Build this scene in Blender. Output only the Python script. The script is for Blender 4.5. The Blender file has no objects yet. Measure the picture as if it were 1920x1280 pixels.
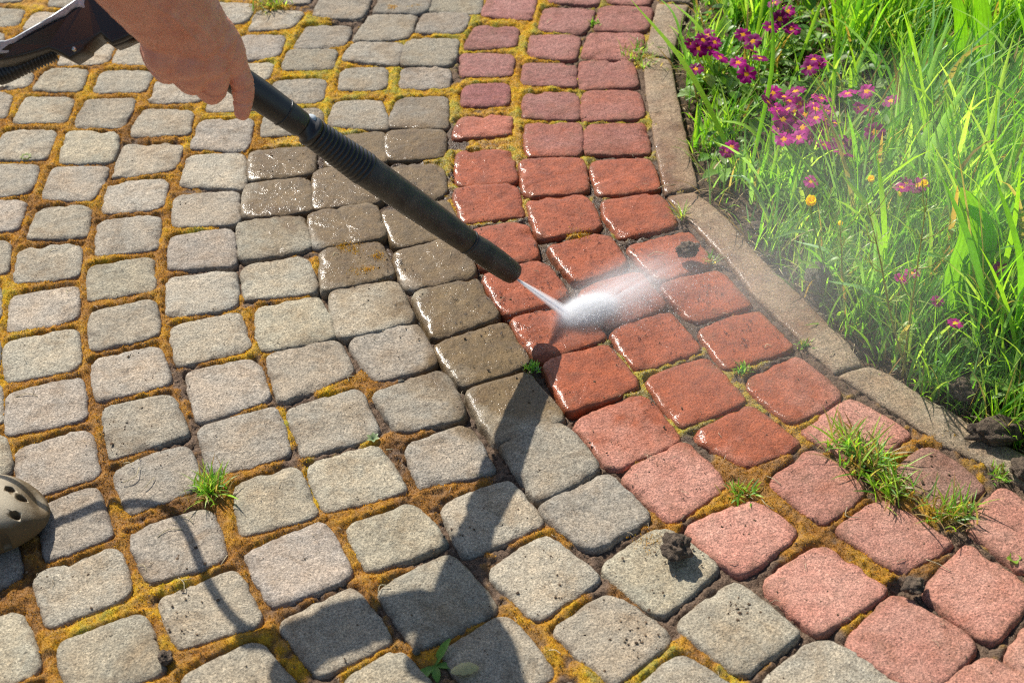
import bpy, bmesh, math, random
import numpy as np
from mathutils import Vector, Matrix, Euler
random.seed(7); RNG = np.random.default_rng(7)
SC = bpy.context.scene; COL = SC.collection

# ---------------------------------------------------------------- camera, sky, sun, exposure
CAM_H, FPX, PITCH, ROLL = 1.2, 2600.0, math.radians(40.33), math.radians(-2.43)
SUN = np.array([-0.377, 0.641, 0.668]); SUN /= np.linalg.norm(SUN)      # towards the sun
cam = bpy.data.cameras.new('camera'); camo = bpy.data.objects.new('camera', cam); COL.objects.link(camo)
cp, sp, cr, sr = math.cos(PITCH), math.sin(PITCH), math.cos(ROLL), math.sin(ROLL)
def axes(x, y):                       # camera-plane direction -> world (forward added by the caller)
    x, y = cr*x - sr*y, sr*x + cr*y
    return np.array([x, y*sp, y*cp])
FWD = np.array([0, cp, -sp]); RIGHT = axes(1, 0); UP = axes(0, 1)
CAMP = np.array([0, 0, CAM_H])
m = Matrix(((RIGHT[0], UP[0], -FWD[0], 0), (RIGHT[1], UP[1], -FWD[1], 0), (RIGHT[2], UP[2], -FWD[2], CAM_H), (0, 0, 0, 1)))
camo.matrix_world = m
cam.sensor_width = 36; cam.lens = FPX/1920*36; cam.clip_start = .01; cam.clip_end = 500
cam.dof.use_dof = True; cam.dof.focus_distance = 1.82; cam.dof.aperture_fstop = 7
SC.camera = camo
world = bpy.data.worlds.new('World'); SC.world = world; world.use_nodes = True
wn = world.node_tree.nodes; wl = world.node_tree.links
sky = wn.new('ShaderNodeTexSky'); sky.sky_type = 'NISHITA'; sky.sun_disc = False
sky.sun_elevation = math.asin(SUN[2]); sky.sun_rotation = math.atan2(SUN[0], SUN[1]) % (2*math.pi)
bg = wn['Background']; wl.new(sky.outputs[0], bg.inputs[0]); bg.inputs[1].default_value = 0.085
sl = bpy.data.lights.new('sun', 'SUN'); sl.energy = 5.0; sl.angle = math.radians(0.5); sl.color = (1, .95, .86)
so = bpy.data.objects.new('sun', sl); COL.objects.link(so)
so.rotation_euler = Vector(SUN).to_track_quat('Z', 'Y').to_euler(); so.location = (-3, 5, 6)
vs = SC.view_settings; vs.view_transform = 'Standard'; vs.look = 'None'; vs.exposure = 0.65; vs.gamma = 1; vs.use_curve_mapping = False
SC.cycles.pixel_filter_type = 'BLACKMAN_HARRIS'; SC.cycles.filter_width = 1.15; SC.cycles.use_denoising = False; SC.cycles.max_bounces = 8; SC.cycles.transparent_max_bounces = 16; SC.cycles.volume_bounces = 3

def ray(px, py): return FWD + axes((px-960)/FPX, -(py-640)/FPX)
def at(px, py, z=0.0):                # the ground point (height z) seen at photo pixel px, py
    d = ray(px, py); return CAMP + d*((z-CAM_H)/d[2])
def dep(px, py, depth): return CAMP + ray(px, py)*depth
def at_np(P, z=0.0):
    P = np.asarray(P, float); x = (P[..., 0]-960)/FPX; y = -(P[..., 1]-640)/FPX
    x, y = cr*x - sr*y, sr*x + cr*y
    d = np.stack([x, y*sp+cp, y*cp-sp], -1); return CAMP + d*((z-CAM_H)/d[..., 2:3])

# ---------------------------------------------------------------- object helpers
def mesh(name, V, F, mat=None, parent=None, smooth=True, attrs=None):
    me = bpy.data.meshes.new(name)
    V = np.asarray(V, np.float32)
    if isinstance(F, np.ndarray) and F.ndim == 2:
        n, k = F.shape
        me.vertices.add(len(V)); me.vertices.foreach_set('co', V.ravel())
        me.loops.add(n*k); me.loops.foreach_set('vertex_index', F.astype(np.int32).ravel())
        me.polygons.add(n); me.polygons.foreach_set('loop_start', np.arange(0, n*k, k, dtype=np.int32))
        me.update(calc_edges=True); me.validate()
    else:
        me.from_pydata([tuple(v) for v in V], [], [list(f) for f in F])
    if attrs:
        for k, a in attrs.items():
            a = np.asarray(a, np.float32)
            if a.ndim == 1: me.attributes.new(k, 'FLOAT', 'POINT').data.foreach_set('value', a)
            else:
                at4 = np.ones((len(a), 4), np.float32); at4[:, :3] = a
                me.attributes.new(k, 'FLOAT_COLOR', 'POINT').data.foreach_set('color', at4.ravel())
    if smooth and len(me.polygons): me.polygons.foreach_set('use_smooth', np.ones(len(me.polygons), bool))
    if mat: me.materials.append(mat)
    o = bpy.data.objects.new(name, me); COL.objects.link(o)
    if parent: o.parent = parent
    return o
def tag(o, label=None, cat=None, group=None, kind=None):
    for k, v in (('label', label), ('category', cat), ('group', group), ('kind', kind)):
        if v: o[k] = v
    return o
def empty(name, loc=(0, 0, 0), rz=0):
    o = bpy.data.objects.new(name, None); COL.objects.link(o); o.location = tuple(loc); o.rotation_euler = (0, 0, rz)
    o.empty_display_size = .02; return o
class MB:                             # gathers pieces into one mesh
    def __init__(s): s.v = []; s.f = []; s.a = []; s.n = 0
    def add(s, V, F, col=None):
        s.v += [tuple(v) for v in V]; s.f += [tuple(i+s.n for i in f) for f in F]
        if col is not None: s.a += [tuple(col)]*len(V)
        s.n += len(V)
    def build(s, name, mat, parent=None, smooth=True):
        return mesh(name, np.array(s.v) if s.v else np.zeros((0, 3)), s.f, mat, parent, smooth, {'tint': np.array(s.a)} if s.a else None)
def frame_of(d):
    d = np.asarray(d, float); d /= np.linalg.norm(d)
    a = np.array([0, 0, 1.]) if abs(d[2]) < .9 else np.array([1., 0, 0])
    u = np.cross(a, d); u /= np.linalg.norm(u); return u, np.cross(d, u), d
def tube(P, R, seg=12, caps=True):
    P = [np.asarray(p, float) for p in P]; V = []; F = []; u0 = None
    for i, p in enumerate(P):
        d = P[min(i+1, len(P)-1)] - P[max(i-1, 0)]
        u, w, d = frame_of(d)
        if u0 is not None:
            u = u0 - d*np.dot(u0, d); u /= np.linalg.norm(u); w = np.cross(d, u)
        u0 = u
        r = R[i] if hasattr(R, '__len__') else R
        for k in range(seg):
            t = 2*math.pi*k/seg; V.append(p + r*(math.cos(t)*u + math.sin(t)*w))
    for i in range(len(P)-1):
        for k in range(seg):
            a, b = i*seg+k, i*seg+(k+1) % seg; F.append((a, b, b+seg, a+seg))
    if caps:
        F.append(tuple(range(seg))[::-1]); F.append(tuple(range((len(P)-1)*seg, len(P)*seg)))
    return V, F
def spline(P, n=8):
    P = [np.asarray(p, float) for p in P]; Q = [2*P[0]-P[1]] + P + [2*P[-1]-P[-2]]; out = []
    for i in range(1, len(Q)-2):
        for k in range(n):
            t = k/n; a, b, c, d = Q[i-1:i+3]
            out.append(.5*((2*b)+(-a+c)*t+(2*a-5*b+4*c-d)*t*t+(-a+3*b-3*c+d)*t**3))
    out.append(P[-1]); return out
def sphere(c, r, nu=10, nv=6, stretch=(1, 1, 1)):
    V = []; F = []
    for j in range(nv+1):
        th = math.pi*j/nv
        for i in range(nu):
            ph = 2*math.pi*i/nu
            V.append(np.asarray(c)+r*np.array([math.sin(th)*math.cos(ph)*stretch[0], math.sin(th)*math.sin(ph)*stretch[1], math.cos(th)*stretch[2]]))
    for j in range(nv):
        for i in range(nu):
            a, b = j*nu+i, j*nu+(i+1) % nu; F.append((a, a+nu, b+nu, b))
    return V, F
def vnoise(P, scale, seed=0):         # smooth value noise on n x 3 points, -1..1
    P = np.asarray(P, float)*scale + seed*17.31; I = np.floor(P).astype(np.int64); f = P-I; f = f*f*(3-2*f)
    def h(a, b, c):
        n = (a*374761393 + b*668265263 + c*1274126177 + seed*9973) & 0xffffffff
        n = ((n ^ (n >> 13))*1274126177) & 0xffffffff; n = n ^ (n >> 16); return (n & 0xffff)/32767.5-1
    r = 0
    for dx in (0, 1):
        for dy in (0, 1):
            for dz in (0, 1):
                w = (f[:, 0] if dx else 1-f[:, 0])*(f[:, 1] if dy else 1-f[:, 1])*(f[:, 2] if dz else 1-f[:, 2])
                r = r + w*h(I[:, 0]+dx, I[:, 1]+dy, I[:, 2]+dz)
    return r
def lump(c, r, seed, stretch=(1, 1, .7), rough=.35, nu=28, nv=18):
    V, F = sphere((0, 0, 0), 1, nu, nv); V = np.array(V)
    k = 1+rough*vnoise(V, 1.7, seed)+rough*.5*vnoise(V, 4.1, seed+1)+rough*.3*vnoise(V, 9, seed+2)
    return V*k[:, None]*r*np.array(stretch)+np.asarray(c), F

# ---------------------------------------------------------------- materials
class NT:
    def __init__(s, name):
        s.m = bpy.data.materials.new(name); s.m.use_nodes = True; s.t = s.m.node_tree; s.t.nodes.clear()
        s.out = s.n('ShaderNodeOutputMaterial')
    def n(s, typ, **kw):
        nd = s.t.nodes.new(typ)
        for k, v in kw.items(): setattr(nd, k, v)
        return nd
    def put(s, sock, v):
        if hasattr(v, 'outputs'): v = v.outputs[0]
        if isinstance(v, bpy.types.NodeSocket): s.t.links.new(v, sock)
        else: sock.default_value = (*v, 1) if hasattr(v, '__len__') and len(v) == 3 and len(sock.default_value) == 4 else v
    def coord(s, world=False):
        return s.n('ShaderNodeNewGeometry').outputs['Position'] if world else s.n('ShaderNodeTexCoord').outputs['Object']
    def noise(s, co, scale, detail=4, rough=.6, dist=0):
        nd = s.n('ShaderNodeTexNoise'); s.put(nd.inputs['Vector'], co); nd.inputs['Scale'].default_value = scale
        nd.inputs['Detail'].default_value = detail; nd.inputs['Roughness'].default_value = rough; nd.inputs['Distortion'].default_value = dist
        return nd.outputs['Fac']
    def voro(s, co, scale, rand=1):
        nd = s.n('ShaderNodeTexVoronoi'); s.put(nd.inputs['Vector'], co); nd.inputs['Scale'].default_value = scale
        nd.inputs['Randomness'].default_value = rand; return nd.outputs['Distance']
    def ramp(s, f, *stops):
        nd = s.n('ShaderNodeValToRGB'); s.put(nd.inputs[0], f); e = nd.color_ramp.elements
        while len(e) < len(stops): e.new(.5)
        for el, (p, c) in zip(e, stops):
            el.position = p; el.color = (c, c, c, 1) if not hasattr(c, '__len__') else (*c, 1)
        return nd.outputs[0]
    def mix(s, f, a, b, mode='MIX'):
        nd = s.n('ShaderNodeMix', data_type='RGBA', blend_type=mode); s.put(nd.inputs[0], f); s.put(nd.inputs[6], a); s.put(nd.inputs[7], b); return nd.outputs[2]
    def math(s, op, a, b=0.0, clamp=False):
        nd = s.n('ShaderNodeMath', operation=op, use_clamp=clamp); s.put(nd.inputs[0], a); s.put(nd.inputs[1], b); return nd.outputs[0]
    def attr(s, name, typ='GEOMETRY', out='Fac'):
        nd = s.n('ShaderNodeAttribute', attribute_name=name, attribute_type=typ); return nd.outputs[out]
    def bump(s, h, strength=.5, dist=.001, normal=None):
        nd = s.n('ShaderNodeBump'); nd.inputs['Strength'].default_value = strength; nd.inputs['Distance'].default_value = dist
        s.put(nd.inputs['Height'], h)
        if normal is not None: s.put(nd.inputs['Normal'], normal)
        return nd.outputs[0]
    def bsdf(s, **kw):
        nd = s.n('ShaderNodeBsdfPrincipled')
        for k, v in kw.items(): s.put(nd.inputs[k.replace('_', ' ')], v)
        s.t.links.new(nd.outputs[0], s.out.inputs['Surface']); return nd

def paver_mat(name, base_a, base_b, wet_c, edge_c):
    t = NT(name); w = t.coord(True)
    info = t.n('ShaderNodeObjectInfo')
    wet = t.attr('wet'); edge = t.attr('edge')
    big = t.noise(w, 22, 5, .6); mid = t.noise(w, 90, 4, .65); fine = t.noise(w, 400, 3, .8); vf = t.noise(w, 1000, 2, .75)
    c = t.mix(t.ramp(big, (.35, 0.), (.66, 1.)), base_a, base_b)
    c = t.mix(t.math('MULTIPLY', edge, .55), c, edge_c)
    c = t.mix(1, c, info.outputs['Color'], 'MULTIPLY')
    c = t.mix(.75, c, t.ramp(mid, (.3, .72), (.7, 1.22)), 'MULTIPLY')
    c = t.mix(1, c, t.ramp(fine, (.33, .42), (.5, 1.), (.66, 1.55)), 'MULTIPLY')
    c = t.mix(.9, c, t.ramp(vf, (.3, .6), (.7, 1.35)), 'MULTIPLY')
    wetm = t.ramp(t.math('ADD', wet, t.math('ADD', t.math('MULTIPLY', t.math('SUBTRACT', big, .5), .9), t.math('MULTIPLY', t.math('SUBTRACT', t.noise(w, 13, 4, .65), .5), .95))), (.18, 0.), (.66, 1.))
    wc = t.mix(t.ramp(t.noise(w, 45, 4), (.3, 0.), (.7, 1.)), wet_c, tuple(x*.5 for x in wet_c))
    wc = t.mix(.8, wc, t.ramp(fine, (.3, .6), (.5, 1.), (.74, 1.7)), 'MULTIPLY')
    c = t.mix(t.math('MULTIPLY', wetm, .88), c, wc)
    st_ = t.ramp(t.noise(w, 14, 6, .75, .6), (.5, 0.), (.68, 1.)); c = t.mix(t.math('MULTIPLY', st_, .7), c, t.mix(1, c, (.62, .52, .42), 'MULTIPLY'))
    grime = t.math('MULTIPLY', t.ramp(t.math('ADD', t.noise(w, 33, 6, .7), t.math('MULTIPLY', edge, .16)), (.57, 0.), (.72, 1.)), .38)
    c = t.mix(grime, c, (.13, .085, .05))
    pit = t.ramp(t.math('ADD', t.voro(w, 230), t.math('MULTIPLY', t.noise(w, 500, 2), .22)), (.15, 1.), (.24, 0.)); pm = t.ramp(t.noise(w, 60, 3), (.50, 0.), (.66, 1.))
    pit = t.math('MULTIPLY', pit, pm); c = t.mix(t.math('MULTIPLY', pit, .75), c, (.045, .035, .028))
    h = t.math('ADD', t.math('MULTIPLY', fine, .9), t.math('ADD', t.math('MULTIPLY', mid, 1.6), t.math('MULTIPLY', vf, .45)))
    h = t.math('SUBTRACT', h, t.math('MULTIPLY', pit, 1.2))
    nb = t.bump(h, .8, .0026)
    gl = t.ramp(t.math('SUBTRACT', wetm, t.math('MULTIPLY', t.noise(w, 160, 3), .35)), (.2, 0.), (.7, 1.))
    coatn = t.bump(t.math('ADD', t.math('MULTIPLY', mid, 1.0), t.math('MULTIPLY', fine, .42)), .6, .0012)
    t.bsdf(Base_Color=c, Roughness=t.ramp(wetm, (0, .88), (1, .5)), Normal=nb, Coat_Weight=t.math('MULTIPLY', gl, .62), Coat_Roughness=.14, Coat_IOR=1.33, Coat_Normal=coatn, Specular_IOR_Level=t.ramp(wetm, (0, .3), (1, .12)))
    return t.m
M = {}
M['grey'] = paver_mat('grey_concrete', (.33, .30, .24), (.42, .35, .255), (.175, .106, .036), (.31, .295, .25))
M['red'] = paver_mat('red_concrete', (.43, .20, .142), (.475, .262, .192), (.375, .085, .024), (.40, .165, .11))
M['kerb'] = paver_mat('kerb_concrete', (.33, .23, .145), (.29, .235, .165), (.23,.105,.045), (.21, .15, .10))

def soil_mat():
    t = NT('joint_soil'); w = t.coord(True)
    moss = t.attr('moss'); hue = t.attr('hue'); wet = t.attr('wet')
    f = t.noise(w, 420, 4, .7); mm = t.noise(w, 75, 4, .65)
    soil = t.mix(t.ramp(f, (.35, 0.), (.68, 1.)), (.06, .036, .022), (.25, .17, .115))
    soil = t.mix(t.math('MULTIPLY', wet, .55), soil, (.06, .035, .017))
    mc = t.ramp(t.math('ADD', hue, t.math('MULTIPLY', t.math('SUBTRACT', mm, .5), .7)), (0, (.15, .075, .03)), (.35, (.33, .15, .03)), (.6, (.44, .22, .022)), (.9, (.54, .34, .018)), (1., (.34, .30, .04)))
    mc = t.mix(.8, mc, t.ramp(f, (.3, .45), (.7, 1.5)), 'MULTIPLY')
    dry = t.ramp(t.noise(w, 48, 5, .7), (.44, 0.), (.60, 1.)); mc = t.mix(t.math('MULTIPLY', dry, .5), mc, t.mix(f, (.16, .09, .045), (.36, .23, .12)))
    c = t.mix(moss, soil, mc)
    n = t.bump(t.math('ADD', f, mm), .9, .004)
    t.bsdf(Base_Color=c, Roughness=t.ramp(wet, (.3, .95), (.9, .3)), Normal=n, Specular_IOR_Level=.3)
    return t.m
M['joint'] = soil_mat()
def tint_mat(name, rough=.8, trans=0.0, bump=None, sheen=0, spec=.3, var=.5):
    t = NT(name); col = t.attr('tint', out='Color'); co = t.coord(True)
    c = t.mix(var, col, t.ramp(t.noise(co, 260, 3), (.3, .6), (.7, 1.4)), 'MULTIPLY')
    b = t.bsdf(Base_Color=c, Roughness=rough, Specular_IOR_Level=spec)
    if bump: t.put(b.inputs['Normal'], t.bump(t.noise(co, bump, 4, .7), .8, .002))
    if trans:
        tr = t.n('ShaderNodeBsdfTranslucent'); t.put(tr.inputs[0], t.mix(1, c, (1.5, 1.45, .55), 'MULTIPLY'))
        mx = t.n('ShaderNodeMixShader'); mx.inputs[0].default_value = trans
        t.t.links.new(b.outputs[0], mx.inputs[1]); t.t.links.new(tr.outputs[0], mx.inputs[2]); t.t.links.new(mx.outputs[0], t.out.inputs['Surface'])
    return t.m
M['moss'] = tint_mat('moss_fibre', .9, .3, spec=.1)
M['leaf'] = tint_mat('green_leaf', .38, .5, spec=.45, var=.35)
M['petal'] = tint_mat('petal', .6, .35, spec=.2, var=.25)
M['crumb'] = tint_mat('crumb', .9, 0, bump=500)
def earth_mat(name, a, b, wet=0):
    t = NT(name); w = t.coord(True); f = t.noise(w, 160, 6, .75)
    c = t.mix(t.ramp(f, (.35, 0.), (.7, 1.)), a, b)
    t.bsdf(Base_Color=c, Roughness=.95-wet*.6, Normal=t.bump(t.math('ADD', f, t.math('MULTIPLY', t.noise(w, 520, 3), .5)), 1, .006), Specular_IOR_Level=.3)
    return t.m
M['earth'] = earth_mat('dark_soil', (.03, .019, .011), (.16, .105, .06))
M['clod'] = earth_mat('soil_clod', (.045, .03, .02), (.22, .16, .11), .3)
M['rock'] = earth_mat('grey_stone', (.09, .08, .06), (.26, .23, .18))
def plain(name, col, rough=.5, bump=None, bs=.4, bd=.001, **kw):
    t = NT(name); co = t.coord(); f = t.noise(co, bump or 200, 4, .7)
    c = t.mix(.7, col, t.ramp(f, (.3, .6), (.7, 1.4)), 'MULTIPLY')
    t.bsdf(Base_Color=c, Roughness=rough, Normal=t.bump(f, bs, bd), **kw); return t.m
M['black'] = plain('black_plastic', (.020, .019, .017), .34, 700, .35, .0006)
M['dusty_black'] = None
def dusty():
    t = NT('wet_dusty_plastic'); co = t.coord(True); f = t.noise(co, 900, 3, .8); g = t.noise(co, 60, 4, .6)
    sp = t.ramp(t.voro(co, 420), (.10, 1.), (.22, 0.)); sp = t.math('MULTIPLY', sp, t.ramp(t.noise(co, 150, 3), (.42, 0.), (.6, 1.)))
    c = t.mix(t.ramp(t.math('MULTIPLY', f, g), (.17, 0.), (.36, 1.)), (.012, .011, .010), (.075, .06, .04))
    c = t.mix(t.math('MULTIPLY', sp, .8), c, (.34, .31, .27))
    t.bsdf(Base_Color=c, Roughness=t.ramp(g, (.3, .25), (.7, .5)), Normal=t.bump(t.math('ADD', f, t.math('MULTIPLY', sp, 2.)), .5, .0012))
    return t.m
M['dusty_black'] = dusty()
M['grey_plastic'] = plain('grey_plastic', (.42, .46, .48), .3, 300, .1)
M['metal'] = plain('metal', (.6, .58, .5), .3, 300, .1, Metallic=1.0)
def skin():
    t = NT('skin'); co = t.coord(True); f = t.noise(co, 900, 3, .7); g = t.noise(co, 55, 4, .6)
    c = t.mix(t.ramp(g, (.3, 0.), (.7, 1.)), (.84, .375, .235), (.70, .26, .16))
    c = t.mix(.5, c, t.ramp(f, (.3, .78), (.7, 1.2)), 'MULTIPLY')
    cr_ = t.noise(co, 260, 3, .6, 1.5)
    b = t.bsdf(Base_Color=c, Roughness=.48, Normal=t.bump(t.math('ADD', f, t.math('MULTIPLY', cr_, 1.8)), .4, .0008), Subsurface_Weight=.12, Subsurface_Scale=.006)
    b.inputs['Subsurface Radius'].default_value = (1, .3, .15); return t.m
M['skin'] = skin()
M['nail'] = plain('nail', (.58, .33, .24), .3, 300, .1)
def shoe():
    t = NT('dusty_clog_rubber'); co = t.coord(True); nrm = t.n('ShaderNodeNewGeometry').outputs['Normal']
    sx = t.n('ShaderNodeSeparateXYZ'); t.put(sx.inputs[0], nrm)
    f = t.noise(co, 480, 4, .75); g = t.noise(co, 60, 5, .7)
    dirt = t.ramp(t.math('ADD', t.math('SUBTRACT', sx.outputs[2], t.math('MULTIPLY', f, .45)), t.math('MULTIPLY', g, .3)), (.5, 1.), (.8, 0.))
    c = t.mix(.8, (.38, .32, .225), t.ramp(f, (.3, .75), (.7, 1.2)), 'MULTIPLY')
    c = t.mix(dirt, c, t.mix(g, (.05, .035, .016), (.16, .095, .03)))
    t.bsdf(Base_Color=c, Roughness=.8, Normal=t.bump(f, .5, .0015)); return t.m
M['shoe'] = shoe()
M['dark'] = plain('dark_hollow', (.01, .009, .008), .9)
QUADS = {
'A': [(922,-15,1005,-10,994,36,902,27), (893,46,972,51,966,85,869,91), (866,97,962,102,958,140,866,140), (872,159,951,155,954,195,867,198), (862,219,956,216,956,252,850,258), (858,282,955,280,968,338,856,345), (850,352,965,343,981,400,868,414), (876,430,983,415,1010,482,905,497), (903,517,1018,486,1064,550,952,588), (957,596,1082,572,1135,630,1010,672), (1020,678,1135,644,1200,718,1066,768), (1077,787,1205,736,1277,822,1148,872), (1167,888,1285,826,1364,905,1258,977), (1283,990,1412,936,1495,998,1388,1076), (1428,1090,1542,1017,1664,1104,1536,1186), (1586,1205,1682,1110,1836,1207,1735,1300), (1755,1300,1850,1228,2000,1320,1900,1390)],
'B': [(1035,-30,1130,-25,1120,8,1030,2), (1020,13,1115,16,1095,60,1011,54), (997,66,1086,66,1078,111,992,103), (983,117,1077,117,1079,160,980,155), (985,174,1082,172,1084,222,981,218), (986,232,1088,230,1089,290,989,291), (976,300,1090,296,1103,356,984,366), (990,377,1097,364,1128,424,1013,445), (1027,460,1135,437,1177,492,1080,526), (1085,543,1199,506,1247,574,1130,607), (1143,618,1257,585,1312,654,1196,690), (1209,709,1325,670,1397,748,1278,797), (1298,812,1405,757,1498,830,1400,872), (1443,905,1525,840,1625,915,1543,980), (1568,992,1655,934,1788,1015,1686,1072), (1733,1108,1815,1020,1935,1110,1862,1206), (1886,1235,1935,1170,2060,1260,2000,1330)],
'C': [(1145,-25,1225,-25,1215,8,1140,2), (1127,10,1222,14,1212,57,1116,54), (1107,60,1207,61,1195,110,1092,104), (1089,114,1182,112,1197,160,1090,164), (1095,171,1195,170,1207,220,1092,224), (1100,234,1206,230,1218,285,1100,287), (1106,301,1218,296,1234,354,1124,362), (1127,378,1235,361,1268,420,1160,443), (1178,460,1292,431,1335,492,1235,522), (1236,533,1350,506,1408,568,1302,600), (1310,617,1418,580,1486,650,1362,690), (1394,713,1494,668,1581,737,1482,792), (1503,807,1595,745,1708,810,1620,868), (1675,880,1745,832,1850,915,1765,950), (1812,985,1880,913,1990,985,1925,1070)],
'D': [(812,-10,905,-5,897,25,805,19), (795,24,880,25,865,61,780,58), (767,74,860,72,847,119,751,122), (755,127,842,124,840,162,752,163), (747,185,837,181,837,237,730,235), (725,246,832,242,830,292,727,297), (735,311,828,306,836,362,745,378), (717,393,838,374,862,432,742,460), (738,472,862,442,892,512,765,540), (774,546,890,522,934,592,812,628), (815,645,945,602,990,676,868,720), (873,732,988,696,1055,780,932,825), (940,828,1045,788,1124,872,1010,938), (1008,950,1137,885,1220,968,1108,1030), (1127,1060,1240,984,1350,1057,1237,1152), (1272,1167,1380,1087,1495,1185,1390,1265), (1425,1280,1545,1192,1700,1280,1580,1370)],
'E': [(728,-25,818,-22,796,22,700,22), (695,27,781,28,762,72,662,75), (664,78,756,80,745,122,642,112), (642,129,725,126,721,167,636,167), (627,190,716,187,727,242,618,234), (615,258,718,246,722,300,612,312), (592,318,724,306,716,372,588,390), (580,400,700,380,720,442,592,465), (603,470,710,452,735,512,606,545), (620,547,742,527,775,597,635,632), (653,636,777,604,820,680,706,708), (703,738,830,695,874,780,752,806), (762,836,873,796,927,880,788,910), (828,946,952,897,1020,980,872,1040), (914,1066,1028,1002,1124,1080,1008,1160), (1040,1180,1142,1110,1265,1190,1150,1279), (1190,1290,1280,1226,1395,1300,1310,1370)],
'F': [(606,-12,696,-10,674,34,588,28), (577,45,660,47,642,84,550,87), (540,94,632,92,621,128,529,130), (515,150,608,147,603,188,510,192), (500,210,600,203,604,248,490,255), (470,284,588,272,585,322,466,336), (462,345,575,332,584,392,457,405), (448,418,566,402,580,464,452,486), (453,500,573,480,594,544,462,558), (478,576,595,555,630,630,490,655), (503,664,628,636,662,698,523,752), (538,765,672,729,708,812,570,850), (577,870,707,832,762,917,610,957), (648,988,778,942,838,1018,696,1070), (708,1105,842,1036,932,1140,785,1214), (828,1222,948,1150,1040,1258,920,1330), (1005,1330,1068,1277,1180,1360,1110,1440)],
'G': [(500,-30,590,-28,575,5,490,5), (485,18,570,22,545,52,466,56), (455,66,533,66,520,104,448,112), (430,120,512,116,500,148,425,155), (400,168,490,165,480,205,388,208), (376,226,473,224,460,282,358,276), (354,292,458,285,458,350,340,345), (328,366,442,357,448,416,326,424), (320,443,434,428,440,494,318,504), (314,522,438,506,443,574,316,591), (322,610,448,584,466,650,334,684), (351,697,478,670,502,745,372,790), (374,800,516,760,542,850,396,886), (438,912,555,870,594,965,455,1002), (460,1036,606,976,660,1078,510,1134), (525,1168,662,1098,733,1198,598,1266), (640,1282,745,1215,830,1310,720,1380)],
'H': [(385,5,478,8,458,42,370,45), (365,60,440,58,430,100,345,105), (330,115,415,112,405,145,315,148), (297,150,385,150,374,190,282,192), (265,205,360,205,352,250,245,252), (233,271,343,267,322,318,210,331), (206,341,312,334,302,388,190,397), (184,414,298,403,294,464,180,476), (170,498,284,481,288,541,164,560), (167,586,287,560,298,626,174,656), (172,676,296,645,318,716,184,750), (194,766,320,738,351,812,208,858), (210,878,348,834,380,905,240,962), (243,998,390,950,426,1045,280,1092), (295,1122,440,1068,492,1165,335,1212), (338,1268,482,1198,560,1290,420,1360)],
'I': [(310,-15,395,-12,370,35,290,38), (255,45,345,42,325,75,240,78), (226,82,315,80,292,120,211,117), (192,132,287,133,270,170,176,171), (162,187,254,184,228,236,139,236), (128,248,222,247,210,302,112,304), (98,314,203,312,172,374,80,370), (74,390,168,384,160,442,53,447), (37,467,150,455,145,517,28,528), (22,552,144,534,144,597,14,618), (9,642,143,616,149,687,10,713), (14,738,150,706,160,784,16,815), (28,842,166,802,184,890,45,935), (75,950,178,910,209,1003,85,1050), (64,1076,219,1025,247,1115,90,1172), (108,1210,264,1153,310,1258,135,1310)],
'J': [(215,-20,298,-20,283,12,200,12), (180,20,250,22,235,60,160,60), (125,82,212,82,198,117,108,120), (90,130,166,129,148,171,62,167), (50,182,137,182,122,226,25,230), (8,246,104,243,84,298,-12,298), (-25,308,73,308,53,362,-40,368), (-55,382,47,374,32,430,-70,438), (-95,462,17,448,11,510,-105,525), (-120,545,-3,530,-2,595,-130,612), (-135,640,-8,615,-6,690,-135,712), (-130,735,-5,712,2,790,-125,815), (-120,845,5,810,20,885,-100,925), (-110,1010,8,965,38,1078,-85,1140), (-100,1190,38,1142,76,1250,-70,1310), (-20,1330,80,1278,125,1370,10,1420)],
'K': [(105,-25,190,-22,165,16,92,10), (68,22,150,24,128,60,41,54), (38,64,125,66,98,102,10,105), (-25,137,62,134,50,163,-42,165), (-70,176,21,172,9,218,-85,222)],
'L': [(-30,-30,55,-28,35,3,-50,2), (-40,14,44,16,33,46,-55,50), (-80,62,6,60,-5,98,-95,102)],
}
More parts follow.
